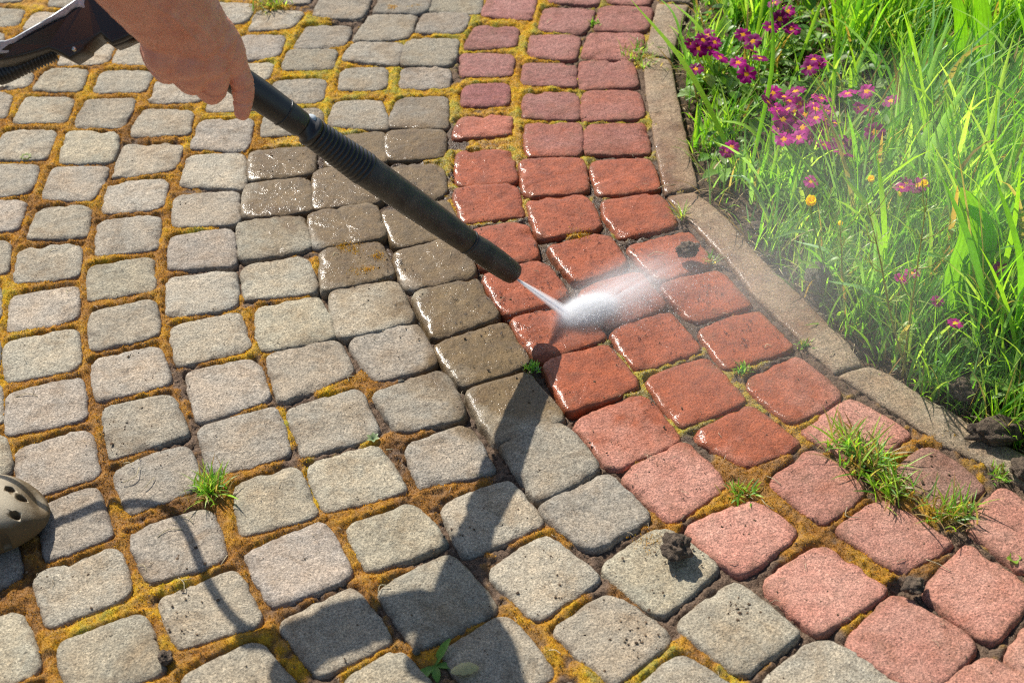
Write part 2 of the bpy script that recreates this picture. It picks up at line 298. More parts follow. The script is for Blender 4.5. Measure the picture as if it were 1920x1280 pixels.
# ---------------------------------------------------------------- what the paving is like from place to place (measured on the ground)
# joint filling: photo x, y, level (0 washed out .. .5 grit .. 1 cushion of moss), hue (0 rust .. .5 orange .. 1 yellow-green)
JF = [(50,50,1,.45),(100,130,1,.4),(200,100,1,.4),(60,200,1,.45),(150,250,1,.4),(250,300,.9,.3),(20,350,1,.35),(150,420,1,.4),(250,400,1,.35),(100,550,1,.5),(200,600,1,.45),(20,700,1,.6),(180,720,1,.5),
(140,130,1,.45),(170,200,1,.5),(290,200,.95,.35),(360,270,.95,.55),(330,310,.9,.4),(440,215,1,.7),(250,260,.9,.2),(90,290,1,.4),(60,400,1,.35),(30,640,1,.7),(5,580,1,.8),(450,60,1,.7),(560,60,1,.7),(560,150,1,.75),(680,100,1,.7),(640,150,1,.85),(730,150,1,.75),(850,180,1,.95),(950,150,1,.85),(970,200,1,.9),(970,130,1,.6),(860,60,1,.75),(1000,40,1,.75),
(960,265,1,.8),(1085,180,.9,.97),(1085,250,.8,.95),(1080,290,.8,.97),(1150,165,.8,.97),(1210,230,.75,.9),(1050,60,.85,.85),(1100,40,.75,.9),(1100,110,.75,.98),(1030,160,.95,.9),(520,270,.95,.6),(600,205,1,.8),(485,262,.95,.5),(655,240,.95,.75),(690,225,.8,.7),
(780,70,.85,.7),(720,75,.9,.7),(650,80,.8,.6),(700,15,.35,.5),(790,45,.35,.5),(660,60,.4,.5),(740,118,.95,.85),(760,110,.35,.5),(845,125,.5,.8),(790,125,.4,.5),(520,130,1,.7),(510,100,.9,.7),
(590,335,.0,.3),(720,270,.1,.3),(840,262,.5,.8),(780,240,.2,.5),(850,300,.95,.8),(840,335,.7,.8),(720,340,0,.3),(590,400,0,.3),(720,390,0,.3),(640,395,.05,.3),(450,360,.2,.4),(452,410,.25,.5),(593,490,1,.6),(600,465,.7,.6),(600,540,.05,.3),(590,435,0,.3),(740,460,0,.3),(720,435,0,.3),(740,530,0,.3),(770,600,.0,.3),(620,640,0,.3),(635,575,.2,.4),(680,540,.05,.4),(565,550,.8,.6),(530,560,.85,.6),(800,640,.05,.3),(700,625,.05,.3),(860,700,0,.3),(870,780,0,.3),(1000,680,0,.3),(960,600,0,.3),(900,600,.05,.2),(1060,780,.1,.3),(935,835,.2,.5),(900,510,0,.2),(890,430,.6,.8),(878,402,.95,.7),(985,385,.95,.9),(870,320,.6,.8),(910,265,.9,.75),(1000,450,.2,.6),(1020,480,.15,.5),(1010,570,.05,.3),(1075,432,.95,.7),(1040,445,.5,.7),(965,410,.6,.8),(1010,365,.6,.85),(920,345,.1,.4),
(1110,372,.85,.95),(1145,440,.7,.95),(1130,400,.65,.9),(1200,440,.7,.85),(1190,500,.25,.8),(1260,600,.25,.8),(1225,600,.3,.8),(1150,530,.2,.6),(1310,500,.3,.9),(1340,580,.8,.8),(1200,700,.85,.95),(1300,660,.85,.95),(1320,610,.5,.8),(1265,795,.85,.9),(1205,740,.8,.9),(1390,690,.9,.98),(1400,755,.85,.9),(1490,800,.85,.8),(1300,812,.7,.9),(1340,790,.75,.9),(1160,880,.25,.4),(1120,800,.1,.4),(1215,845,.75,.65),(1240,835,.6,.6),(1150,760,.2,.5),(1390,885,.85,.25),(1430,890,.85,.3),(1310,945,.8,.6),(1500,960,.95,.4),(1265,985,.8,.5),(1290,1000,.35,.3),(1570,1080,1,.6),(1660,1075,1,.7),(1690,1100,.0,.1),(1720,1050,.95,.2),(1600,1245,.9,.7),(1560,1200,.6,.6),(1700,1150,.3,.4),(1640,1130,.8,.75),(1860,1200,.5,.5),(1780,1180,.3,.3),(1390,760,.8,.9),(1500,650,.5,.8),(1580,720,.6,.8),(1660,790,.6,.7),(1730,830,.8,.6),(1840,900,.8,.8),(1880,905,.8,.9),(1700,860,.75,.7),(1590,890,.6,.8),(1800,960,.7,.8),(1830,1030,.6,.7),(1620,940,.8,.3),(1560,990,.8,.3),(1430,560,.35,.6),(1360,500,.35,.6),(1290,430,.4,.7),(1250,370,.5,.7),(1230,300,.5,.7),
(1000,1003,.9,.5),(980,1010,.9,.5),(850,915,.95,.45),(800,920,.9,.4),(900,895,.85,.4),(760,840,.85,.1),(750,870,.8,.1),(680,705,.95,.45),(700,715,.85,.4),(615,730,.95,.55),(570,745,.3,.3),(735,770,.25,.3),(660,690,.3,.3),(540,795,.9,.95),(530,820,.8,.8),(640,842,.7,1.),(590,860,.7,1.),(560,855,.6,.3),(595,925,.8,.85),(570,970,.9,.35),(650,965,.9,.35),(660,1045,1,.6),(685,1075,.95,.6),(720,1085,.95,.5),(640,1110,.8,.15),(590,1125,.75,.25),(500,1000,.9,.25),(440,1050,.85,.2),(470,1050,.8,.4),(350,950,.85,.15),(290,1130,.9,.85),(390,1075,.85,.75),(290,1200,.9,.6),(310,1180,.85,.3),(70,1250,.9,.55),(180,1165,.9,.85),(60,1130,.85,.25),(110,1050,.85,.3),(230,1000,.95,.35),(240,980,.9,.6),(200,880,.9,.3),(190,800,1,.5),(360,870,.7,.2),(410,775,.55,.2),(380,740,.6,.2),(340,700,.7,.3),(300,650,.95,.6),(460,620,.9,.5),(430,590,.9,.6),(450,560,.7,.5),(470,500,.2,.4),(445,470,.2,.4),(310,490,1,.4),(380,430,.95,.7),(310,440,.95,.45),(530,680,.7,.6),(500,690,.8,.2),(480,660,.8,.8),(1100,1050,.4,.2),(1180,1105,.9,.3),(1110,1040,.4,.2),(1030,1140,.85,.7),(1010,1180,.85,.75),(1060,1250,.8,.7),(870,1175,.85,.55),(770,1200,.8,.55),(760,1130,.6,.6),(620,1275,.8,.7),(540,1240,.9,.85),(1220,1225,.85,.85),(1330,1225,.8,.4),(1270,1150,.35,.2),(1320,1120,.6,.55),(1390,1085,.4,.2),(1365,1260,.9,.9),(1260,1100,.3,.2),(940,1050,.5,.2),(830,1050,.4,.2),(890,1100,.4,.3),(1000,930,.2,.2),(960,900,.35,.6),(790,820,.8,.3),(480,870,.85,.5),(500,900,.8,.5),(440,830,.7,.2),(1490,1210,.5,.3),(1440,1270,.5,.3)]
# dampness of the stones: photo x, y, 0 dry .. 1 running wet
WF = [(780,270,1),(680,280,1),(525,310,.75),(520,365,.85),(640,345,1),(790,340,1),(650,425,1),(780,430,1),(505,440,.33),(540,450,.3),(665,500,.75),(820,490,1),(855,575,1),(690,570,.3),(740,550,.4),(550,600,0),(900,650,1),(740,655,.08),(950,735,1),(890,790,.5),(790,750,.15),(830,715,.6),(850,850,.08),(1030,850,.05),(905,310,.95),(905,235,.55),(910,378,1),(945,450,1),(985,530,1),(1045,615,.7),(1110,705,1),(1175,800,.5),(1265,900,.08),(1380,1000,.02),(1545,1100,0),(1035,330,1),(1055,405,1),(1100,480,1),(1165,560,.9),(1225,640,1),(1300,735,1),(1395,815,.75),(1530,910,.15),(1165,325,.9),(1195,400,.95),(1260,475,.9),(1325,550,.8),(1395,640,.95),(1490,730,.6),(1605,810,.15),(1145,260,.3),(1035,260,.4),(1035,195,.2),(1145,195,.3),(1140,135,.2),(1030,140,.1),(910,180,.15),(915,120,.05),(920,65,.05),(1040,30,0),(100,200,0),(250,300,0),(400,380,0),(380,460,0),(380,540,0),(390,630,0),(520,520,0),(200,700,0),(400,730,0),(600,690,0),(450,820,0),(660,880,0),(300,900,0),(700,1000,0),(900,960,0),(1110,950,0),(1000,1080,0),(1240,1060,0),(1380,1170,0),(1700,1000,0),(1800,1100,0),(650,60,.12),(800,200,.3),(680,210,.15),(830,40,.1),(800,95,.15),(700,150,.15),(580,165,0),(430,160,0),(410,250,0),(400,310,0),(1280,260,.5),(1270,150,.3),(1340,400,.42),(1420,500,.5),(1500,590,.55),(1560,650,.2),(1650,740,0),(1850,860,0),(1000,1270,0),(300,1200,0),(1600,1270,0)]
JP = at_np([(a, b) for a, b, _, _ in JF])[:, :2]; JV = np.array([(c-(.13 if d > .82 and c < .95 and a > 1000 else 0), d) for a, _, c, d in JF])
WP = at_np([(a, b) for a, b, _ in WF])[:, :2]; WV = np.array([c for _, _, c in WF])
def field(P, ctrl, val, eps, p=2):
    P = np.asarray(P)[:, :2]; out = np.zeros((len(P),) + val.shape[1:])
    for i in range(0, len(P), 20000):
        d2 = ((P[i:i+20000, None, :]-ctrl[None])**2).sum(2); w = 1/(d2+eps*eps)**p
        w /= w.sum(1, keepdims=True); out[i:i+20000] = w @ val
    return out
def wet_at(P): return field(P, WP, WV, .012)
def joint_at(P): return field(P, JP, JV, .008)

# ---------------------------------------------------------------- the stones: world outlines
stones = []                            # (lane, index, 4x2 corners)
for lane, qs in QUADS.items():
    for i, q in enumerate(qs):
        stones.append((lane, i, at_np(np.array(q, float).reshape(4, 2))[:, :2], np.array(q, float).reshape(4, 2)))
cen = np.array([s[2].mean(0) for s in stones])
margin = []; margin_red = []
def try_margin(q, red=False):
    global cen
    c = q.mean(0)
    if np.hypot(*(cen-c).T).min() > .075 and c[1] > .55:
        margin.append(q); margin_red.append(red); cen = np.vstack([cen, c])
for lane in 'ABCDEFGHIJ':
    L = [s[2] for s in stones if s[0] == lane]
    for k in (1, 2, 3):
        for a, b in ((L[0], L[1]), (L[-1], L[-2])):
            try_margin(a + (a.mean(0)-b.mean(0))*k, lane in 'ABC')
JL = [s[2] for s in stones if s[0] == 'J']; IL = [s[2] for s in stones if s[0] == 'I']
off = np.mean([j.mean(0)-i.mean(0) for i, j in zip(IL[2:14], JL[2:14])], 0)
for k in (1, 2, 3, 4):
    for q in JL: try_margin(q + off*k)

def outline(q, rng, n=72, rad=.0155):
    """rounded, slightly irregular outline of a stone from its four corners"""
    q = np.asarray(q); P = []
    for i in range(4):
        a, b, c = q[i-1], q[i], q[(i+1) % 4]
        r = rad*rng.uniform(.65, 1.35)
        p0 = b+(a-b)/np.linalg.norm(a-b)*r; p2 = b+(c-b)/np.linalg.norm(c-b)*r
        for t in np.linspace(0, 1, 7):
            P.append((1-t)**2*p0+2*t*(1-t)*(b*.93+.07*(p0+p2)/2)+t*t*p2)
        d = q[(i+1) % 4]; nxt = c+(b-c)/np.linalg.norm(b-c)*rad
        for t in np.linspace(0, 1, 9)[1:-1]: P.append(P[len(P)-1-0]*0+(p2*(1-t)+nxt*t))
    P = np.array(P); c = P.mean(0)
    # resample evenly
    d = np.r_[0, np.cumsum(np.hypot(*(np.roll(P, -1, 0)-P).T))]; PP = np.vstack([P, P[:1]])
    s = np.linspace(0, d[-1], n, endpoint=False)
    P = np.stack([np.interp(s, d, PP[:, 0]), np.interp(s, d, PP[:, 1])], 1)
    nz = vnoise(np.c_[P, np.zeros(n)], 60, rng.integers(99))*.0019+vnoise(np.c_[P, np.zeros(n)], 190, rng.integers(99))*.0011
    v = P-c; return c+v*(1+nz/np.linalg.norm(v, axis=1))[:, None]
RINGS = [(-.004, -.045), (-.0022, -.022), (-.0008, -.012), (0, -.0065), (.0010, -.0034), (.0025, -.0015), (.0045, -.0006), (.009, -.0001)]
def paver_mesh(q, rng):
    O = outline(q, rng); n = len(O); c = O.mean(0); v = O-c; R = np.linalg.norm(v, axis=1)
    ex = np.interp(joint_at(c[None])[0, 0], [.3, .9], [.0072, .0058]); v = v*(1+ex/R)[:, None]; O = c+v; R = R+ex
    dz = rng.normal(0, .0009); tx, ty = rng.normal(0, .009, 2)
    V = []; E = []
    sd = int(rng.integers(1, 999))
    for j, (ins, z) in enumerate(RINGS):
        k = 1-ins/R
        if 2 <= j <= 6:
            k = k*(1+vnoise(np.c_[O, np.full(n, j*.01)], 130, sd)*.010+vnoise(np.c_[O, np.full(n, j*.004)], 330, sd+5)*.007)
        P = c+v*k[:, None]; V.append(np.c_[P, np.full(n, z)]); E.append(np.full(n, min(1, 1.15-ins/.011)))
    for k in (.74, .58, .42, .26, .12):
        P = c+v*k; V.append(np.c_[P, np.full(n, .0002*(1-k))]); E.append(np.full(n, max(0, (k-.55)*.9)))
    V = np.vstack(V+[np.array([[c[0], c[1], .0002]])]); E = np.r_[np.concatenate(E), 0]
    top = V[:, 2] > -.011
    V[top, 2] += vnoise(V[top], 30, sd)*.0007+vnoise(V[top], 120, sd+1)*.0006+vnoise(V[top], 330, sd+2)*.0004
    rm = top & (V[:, 2] < -.0006); V[rm, 2] += vnoise(V[rm], 260, sd+3)*.0009
    for kc in range(rng.integers(1, 7)):      # chipped edges and corners
        ci = O[rng.integers(n)]; rr = rng.uniform(.005, .015); dd_ = np.hypot(V[:, 0]-ci[0], V[:, 1]-ci[1])*(1+.5*vnoise(V, 160, sd+7+kc)); hit = top & (dd_ < rr)
        V[hit, 2] -= rng.uniform(.0012, .0045)*np.sqrt(1-dd_[hit]/rr)
    V[:, 2] += dz+(V[:, 0]-c[0])*tx+(V[:, 1]-c[1])*ty
    F = []; nr = len(RINGS)+5
    for j in range(nr-1):
        for i in range(n): F.append((j*n+i, j*n+(i+1) % n, (j+1)*n+(i+1) % n, (j+1)*n+i))
    for i in range(n): F.append(((nr-1)*n+i, (nr-1)*n+(i+1) % n, nr*n))
    # outline runs clockwise or not: make faces point up
    a = O[0]-c; b = O[1]-c
    if a[0]*b[1]-a[1]*b[0] < 0: F = [f[::-1] for f in F]
    return V, F, E, c

ORD = 'zeroth first second third fourth fifth sixth seventh eighth ninth tenth eleventh twelfth thirteenth fourteenth fifteenth sixteenth seventeenth'.split()
LANE = dict(A='the red row beside the grey', B='the middle red row', C='the outer red row along the kerb', D='the grey row touching the red',
            E='the second grey row off the red', F='the third grey row off the red', G='the fourth grey row off the red', H='the fifth grey row off the red',
            I='the sixth grey row off the red', J='the seventh grey row off the red', K='the eighth grey row off the red', L='the ninth grey row off the red')
SPECIAL = {('A', 8): 'wet orange-red paver directly under the black nozzle tip', ('A', 9): 'red paver struck by the water jet and crossed by the nozzle shadow',
           ('B', 9): 'red paver whitened by the splash just beyond the water jet', ('D', 14): 'dry grey paver with the dark soil clod lying on it',
           ('C', 8): 'red paver under the dark clod flying off in the spray', ('I', 13): 'dry grey paver touched by the clog toe and its shadow',
           ('E', 15): 'dry grey paver below the patch of moss beside the hand shadow, scattered with crumbs', ('D', 16): 'broken grey paver with moss in its cracks at the bottom edge',
           ('E', 8): 'wet rough grey paver with yellow moss flakes on its worn top', ('F', 14): 'grey paver under the saw-toothed edge of the hand shadow',
           ('F', 15): 'grey paver under the broad-leaved weed in the hand shadow', ('C', 12): 'red paver half covered by the largest grass tuft'}
TINT = {}
for k in range(0, 7): TINT[('A', k)] = (.70, .65, .76)
for k in range(0, 6): TINT[('B', k)] = (.68, .62, .70); TINT[('C', k)] = (.66, .57, .62)
TINT[('A', 4)] = (.98, .8, .8); TINT[('A', 5)] = (1.05, .9, .9); TINT[('A', 6)] = (1, .9, .9); TINT[('A', 3)] = (.64, .52, .66); TINT[('C', 13)] = (.66, .72, .74)
counts = {l: sum(1 for s in stones if s[0] == l) for l in QUADS}
framed = lambda q: ((q[:, 0].clip(0, 1920)-q[:, 0] == 0) & (q[:, 1].clip(0, 1280)-q[:, 1] == 0))
def in_frame(q):
    c = q.mean(0)
    return framed(q).sum() >= 1 and (-25 < c[0] < 1945) and (-18 < c[1] < 1300) or framed(q).sum() >= 2
seen = {l: [i for ll, i, w, q in stones if ll == l and in_frame(q)] for l in QUADS}
for lane, i, q, px in stones:
    if not in_frame(px): margin.append(q); margin_red.append(lane in 'ABC'); continue
    rng = np.random.default_rng(ord(lane)*100+i)
    V, F, E, c = paver_mesh(q, rng)
    wet = wet_at(V); red = lane in 'ABC'
    o = mesh('paver', V-np.array([c[0], c[1], 0]), F, M['red' if red else 'grey'], attrs={'wet': wet, 'edge': E})
    o.location = (c[0], c[1], 0)
    if red: tn = np.array(TINT.get((lane, i), (1.02, .98, 1.0)))*rng.uniform(.86, 1.10)
    else:
        far = np.clip((420-px[:, 1].mean())/400, 0, 1)*np.clip((px[:, 0].mean()-420)/250, 0, 1)
        tn = np.array((1, 1, 1))*(1-.30*far)*rng.uniform(.82, 1.08)*np.array((1, rng.uniform(.95, 1.0), rng.uniform(.90, 1.0)))
    o.color = (*tn, 1)
    mw = float(np.mean(wet)); mossy = joint_at(q)[:, 0].mean() > .72
    w = ('wet' if mw > .6 else 'damp' if mw > .28 else 'dry') + (' moss-ringed' if mossy and mw <= .6 else '')
    colw = 'red' if red else ('brown-grey' if mw > .6 else 'grey')
    nb = len([k for k in seen[lane] if k >= i])
    side = 'left corner' if lane in 'KL' else 'bottom edge'
    if lane in 'KL': lab = '%s %s paver, %s from the top in %s' % (w, colw, ORD[len([k for k in seen[lane] if k <= i])], LANE[lane])
    else: lab = '%s %s paver, %s from the bottom in %s' % (w, colw, ORD[nb], LANE[lane])
    tag(o, SPECIAL.get((lane, i), lab), 'paving stone', 'red paving stones' if red else 'grey paving stones')
# the same paving going on outside the photograph, one sheet of setting
for red in (False, True):
    MV, MF, ME, k = [], [], [], 0
    for j, q in enumerate(margin):
        if margin_red[j] != red: continue
        V, F, E, c = paver_mesh(q, np.random.default_rng(9000+j)); MV.append(V); ME.append(E); MF += [tuple(a+k for a in f) for f in F]; k += len(V)
    MV = np.vstack(MV)
    tag(mesh('pavement', MV, MF, M['red' if red else 'grey'], attrs={'wet': np.zeros(len(MV)), 'edge': np.concatenate(ME)}), kind='structure')

# ---------------------------------------------------------------- kerb
KERB = [('weathered concrete kerb piece with grass leaning over it at the far end of the path', [(1240,-60),(1234,0)], [(1322,-60),(1294,4)]),
        ('short weathered concrete kerb piece below the long grass blade near the path top', [(1232,6),(1208,99)], [(1292,9),(1259,108)]),
        ('long damp concrete kerb piece beside the primroses', [(1205,106),(1211,175),(1220,225),(1230,287),(1246,364)], [(1258,111),(1270,175),(1281,225),(1296,290),(1309,350)]),
        ('long wet curved kerb piece misted by the spray', [(1250,368),(1302,425),(1365,490),(1417,557),(1490,627),(1527,665),(1567,699)], [(1304,358),(1362,407),(1405,460),(1440,495),(1505,557),(1550,600),(1590,643),(1619,681)]),
        ('dry concrete kerb piece crossed by plant shadows', [(1572,704),(1635,745),(1700,787),(1765,832),(1827,860),(1920,912),(2010,960)], [(1625,684),(1672,702),(1740,747),(1800,780),(1850,812),(1920,850),(2010,905)])]
def resamp(P, n):
    P = np.asarray(P); d = np.r_[0, np.cumsum(np.hypot(*np.diff(P, axis=0).T))]; s = np.linspace(0, d[-1], n)
    return np.stack([np.interp(s, d, P[:, 0]), np.interp(s, d, P[:, 1])], 1)
kerb_right = []; kerb_left = []
for lab, lp, rp in KERB:
    A = at_np(lp)[:, :2]; B = at_np(rp)[:, :2]; kerb_right += list(B); kerb_left += list(A)
    L = np.linalg.norm(A[-1]-A[0]); n = max(8, int(L/.006)); A, B = resamp(A, n), resamp(B, n)
    prof = [(0, -.05), (0, -.004), (.02, -.0012), (.06, 0), (.2, .0005), (.35, .0008), (.5, .001), (.65, .0008), (.8, .0005), (.94, 0), (.98, -.0012), (1, -.004), (1, -.05)]
    V = []; E = []
    for i in range(n):
        endz = -.0025*max(0, 1-min(i, n-1-i)/1.5)
        for u, z in prof: V.append((*(A[i]*(1-u)+B[i]*u), z+.0005+endz)); E.append(1 if u in (0, 1) else .3 if u < .07 or u > .93 else 0)
    V = np.array(V); V[:, :2] += .0013*np.stack([vnoise(V, 90, 3), vnoise(V, 90, 4)], 1)+.0007*np.stack([vnoise(V, 300, 3), vnoise(V, 300, 4)], 1)
    V[:, 2] += np.where(V[:, 2] > -.01, vnoise(V, 30, 5)*.0012+vnoise(V, 150, 6)*.0006, 0)
    m_ = len(prof); F = [(i*m_+j, (i+1)*m_+j, (i+1)*m_+j+1, i*m_+j+1) for i in range(n-1) for j in range(m_-1)]
    F += [tuple(range(m_)), tuple(range((n-1)*m_, n*m_))[::-1]]
    c = V.mean(0)*np.array([1, 1, 0])
    o = mesh('kerb_stone', V-c, F, M['kerb'], attrs={'wet': wet_at(V)*.75, 'edge': np.array(E, float)}, smooth=True); o.location = c
    bm = bmesh.new(); bm.from_mesh(o.data); bmesh.ops.recalc_face_normals(bm, faces=bm.faces); bm.to_mesh(o.data); bm.free()
    tag(o, lab, 'kerb stone', 'kerb stones edging the path')
kerb_right = np.array(kerb_right); kerb_left = np.array(kerb_left)

# ---------------------------------------------------------------- joints: soil, grit and moss between the stones
GX = np.arange(-1.25, .78, .0027); GY = np.arange(.62, 2.62, .0027)
XX, YY = np.meshgrid(GX, GY); D = np.full(XX.shape, .06)
for q in [s[2] for s in stones if in_frame(s[3])]+margin:
    lo, hi = q.min(0)-.03, q.max(0)+.03
    ix = np.searchsorted(GX, [lo[0], hi[0]]); iy = np.searchsorted(GY, [lo[1], hi[1]])
    if ix[0] >= ix[1] or iy[0] >= iy[1]: continue
    x = XX[iy[0]:iy[1], ix[0]:ix[1]]; y = YY[iy[0]:iy[1], ix[0]:ix[1]]; c = q.mean(0); ds = []
    for i in range(4):
        a, b = q[i], q[(i+1) % 4]; t = (b-a)/np.linalg.norm(b-a); nn = np.array([t[1], -t[0]])
        if np.dot(nn, c-a) > 0: nn = -nn
        ds.append((x-a[0])*nn[0]+(y-a[1])*nn[1])
    ds = np.stack(ds); kk = .006
    d = kk*np.log(np.exp(ds/kk).sum(0))          # smooth maximum rounds the corners
    D[iy[0]:iy[1], ix[0]:ix[1]] = np.minimum(D[iy[0]:iy[1], ix[0]:ix[1]], d)
xk = np.interp(YY, np.sort(kerb_left[:, 1]), kerb_left[np.argsort(kerb_left[:, 1]), 0])
D = D-.0060
keep = (D > -.007) & (XX < xk+.03)
idx = -np.ones(XX.shape, int); idx[keep] = np.arange(keep.sum())
P2 = np.stack([XX[keep], YY[keep]], 1); d = D[keep]
jf = joint_at(P2); P3 = np.c_[P2, np.zeros(len(P2))]
big = vnoise(P3, 55, 1); mid = vnoise(P3, 150, 2); fin = vnoise(P3, 340, 3)
patch = vnoise(P3, 24, 7); lev = np.clip(jf[:, 0]+.19*patch+.17*big+.13*mid-.04, 0, 1.1)
moss = np.clip((lev-.58)/.14, 0, 1); moss = moss*moss*(3-2*moss)
wetj = np.clip(wet_at(P2)*1.1, 0, 1)
z = -.0125+.0122*np.clip(lev/.95, 0, 1)**.75
z += moss*(.0016*big+.0016*mid+.0011*fin+.0004)+(1-moss)*(.0022*mid+.0022*fin)
z += np.where(d < .004, -(np.clip(.004-d, 0, 1))*.8, 0)+moss*np.clip(.004-np.abs(d-.004), 0, .004)*.25
near = np.clip((2.0-P2[:, 1])/.5, 0, 1); hue = np.clip((jf[:, 1]+.10*(1-near)*(jf[:, 1] < .8)-.05*near*(jf[:, 1] < .75))+.24*patch+.2*big+.14*mid, 0, 1)
a, b, c_, e = idx[:-1, :-1], idx[:-1, 1:], idx[1:, 1:], idx[1:, :-1]
ok = (a >= 0) & (b >= 0) & (c_ >= 0) & (e >= 0)
FF = np.stack([a[ok], b[ok], c_[ok], e[ok]], 1)
tag(mesh('joint_soil', np.c_[P2, z], FF, M['joint'], attrs={'moss': moss, 'hue': hue, 'wet': wetj}), kind='structure')

# moss fibres standing on the cushions
def hue_col(h):
    return np.stack([np.interp(h, [0, .35, .6, .9, 1], [.20, .42, .57, .70, .42]), np.interp(h, [0, .35, .6, .9, 1], [.10, .20, .30, .44, .38]), np.interp(h, [0, .35, .6, .9, 1], [.035, .03, .025, .02, .03])], 1)
cand = np.where((moss > .35) & (d > -.0035) & (P2[:, 1] < 2.45) & (P2[:, 1] > .86) & (np.abs(P2[:, 0]) < 1.05))[0]
NF = 230000; s_ = RNG.choice(cand, NF, p=moss[cand]/moss[cand].sum())
p = np.c_[P2[s_]+RNG.uniform(-.0014, .0014, (NF, 2)), z[s_]-.0006]
fl = [((662, 468), .006), ((668, 508), .006), ((690, 506), .005), ((708, 480), .004), ((1085, 440), .008), ((640, 462), .004), ((1215, 1012), .006), ((780, 12), .004), ((735, 14), .004)]   # flakes of moss left lying on stone
for k_, (q_, r_f) in enumerate(fl): p[k_*160:(k_+1)*160] = at(*q_, .0003)+np.c_[RNG.normal(0, r_f*.8, (160, 2)), np.zeros(160)]*np.array([1.3, .7, 1])+np.repeat(RNG.normal(0, r_f, (16, 3))*np.array([1, 1, 0]), 10, 0)
L = RNG.uniform(.0012, .0036, NF)*np.where(hue[s_] > .9, .8, 1); dirv = RNG.normal(0, .55, (NF, 3)); dirv[:, 2] = 1; dirv /= np.linalg.norm(dirv, axis=1)[:, None]
sd = RNG.normal(size=(NF, 3)); sd -= dirv*(sd*dirv).sum(1)[:, None]; sd /= np.linalg.norm(sd, axis=1)[:, None]
wd = RNG.uniform(.0003, .0007, NF)[:, None]
V = np.stack([p-sd*wd, p+sd*wd, p+dirv*L[:, None]], 1).reshape(-1, 3)
ct = hue_col(np.clip(hue[s_]+RNG.normal(0, .13, NF), 0, 1))*(RNG.uniform(.55, 1.35, NF)*(1+.35*vnoise(p, 70, 9)))[:, None]
tag(mesh('moss', V, np.arange(NF*3).reshape(-1, 3), M['moss'], attrs={'tint': np.repeat(ct, 3, 0)}, smooth=False), kind='stuff', label='rust and yellow moss filling the joints between pavers', cat='moss')

# ---------------------------------------------------------------- ground to the horizon and the flower bed's soil
g = 60
V = [(-g, -g, -.07), (g, -g, -.07), (g, g, -.07), (-g, g, -.07)]
tag(mesh('ground', V, [(0, 1, 2, 3)], M['earth'], smooth=False), kind='structure')
order = np.argsort(kerb_right[:, 1]); kry, krx = kerb_right[order, 1], kerb_right[order, 0]
def kerb_x(y): return np.interp(y, kry, krx)
by = np.arange(.75, 3.6, .008); bu = np.r_[np.arange(-.012, .5, .006), np.arange(.5, 1.8, .02)]
BY, BU = np.meshgrid(by, bu, indexing='ij'); BX = kerb_x(BY)+BU
PB = np.c_[BX.ravel(), BY.ravel(), np.zeros(BX.size)]
def bed_z(P):
    P = np.c_[np.asarray(P)[:, :2], np.zeros(len(P))]; u = P[:, 0]-kerb_x(P[:, 1])
    return -.012+np.clip(u, 0, .3)*.07+vnoise(P, 14, 11)*.010+(vnoise(P, 45, 12)*.007+vnoise(P, 120, 13)*.004)*np.clip(u/.03, 0, 1)
zz = bed_z(PB); nyb, nub = BX.shape
I = np.arange(BX.size).reshape(nyb, nub)
FF = np.stack([I[:-1, :-1].ravel(), I[:-1, 1:].ravel(), I[1:, 1:].ravel(), I[1:, :-1].ravel()], 1)
tag(mesh('soil', np.c_[PB[:, :2], zz], FF, M['earth']), kind='structure')
# ---------------------------------------------------------------- pressure-washer lance
def on(p, z):                          # point of height z on the line of sight through p (where the thing was measured)
    d = ray(*p); return CAMP + d*((z-CAM_H)/d[2])
TIP = on((967, 516), .0715)
d0 = ray(488, 180); HND = CAMP + d0*1.605
AX = (HND-TIP)/np.linalg.norm(HND-TIP); LEN = np.linalg.norm(HND-TIP)
def prox(k): return TIP+AX*k           # k metres up the lance from its mouth
def lathe(prof, seg=40, squash=1.0):
    u, w, dd = frame_of(AX); V = []; F = []
    for k, r in prof:
        for i in range(seg):
            t = 2*math.pi*i/seg; V.append(prox(k)+r*(math.cos(t)*u+math.sin(t)*w))
    n = len(prof)
    for j in range(n-1):
        for i in range(seg): F.append((j*seg+i, j*seg+(i+1) % seg, (j+1)*seg+(i+1) % seg, (j+1)*seg+i))
    return V, F
lance = tag(empty('pressure_washer_lance', TIP*np.array([1, 1, 0])), 'black pressure washer lance spraying water, gripped by the hand over the wet pavers', 'pressure washer')
inv = -np.array([TIP[0], TIP[1], 0])
def part(name, VF, mat, parent=None, smooth=True):
    V, F = VF; return mesh(name, np.array(V)+inv, F, mat, parent or lance, smooth)
S = LEN/587.0                          # metres per photo pixel along the lance
r_ = lambda px, k: px/2*(1.845-(1.845-1.605)*k/LEN)/FPX
K = lambda px: px*S
part('nozzle', lathe([(0, .0045), (.0004, .0065), (K(2), r_(33, 0)), (K(5), r_(40, 0)), (K(14), r_(44, .02)), (K(50), r_(49, .05)), (K(85), r_(50, .08)), (K(112), r_(46, .1)), (K(121), r_(43, .12)), (K(122), .006)]), M['dusty_black'])
part('nozzle_outlet', lathe([(.006, .001), (.0055, .0046), (-.0008, .0046), (-.0008, .0030), (.004, .0026), (.0042, .0002)], 20), M['dark'])
body = part('wand_tube', lathe([(K(119), .006), (K(119.5), r_(44, .12)), (K(124), r_(48, .12)), (K(150), r_(51, .15)), (K(200), r_(55, .2)), (K(260), r_(59, .25)), (K(330), r_(63, .33)), (K(365), r_(65, .36)), (K(368), r_(62, .36))]), M['dusty_black'])
prof = []
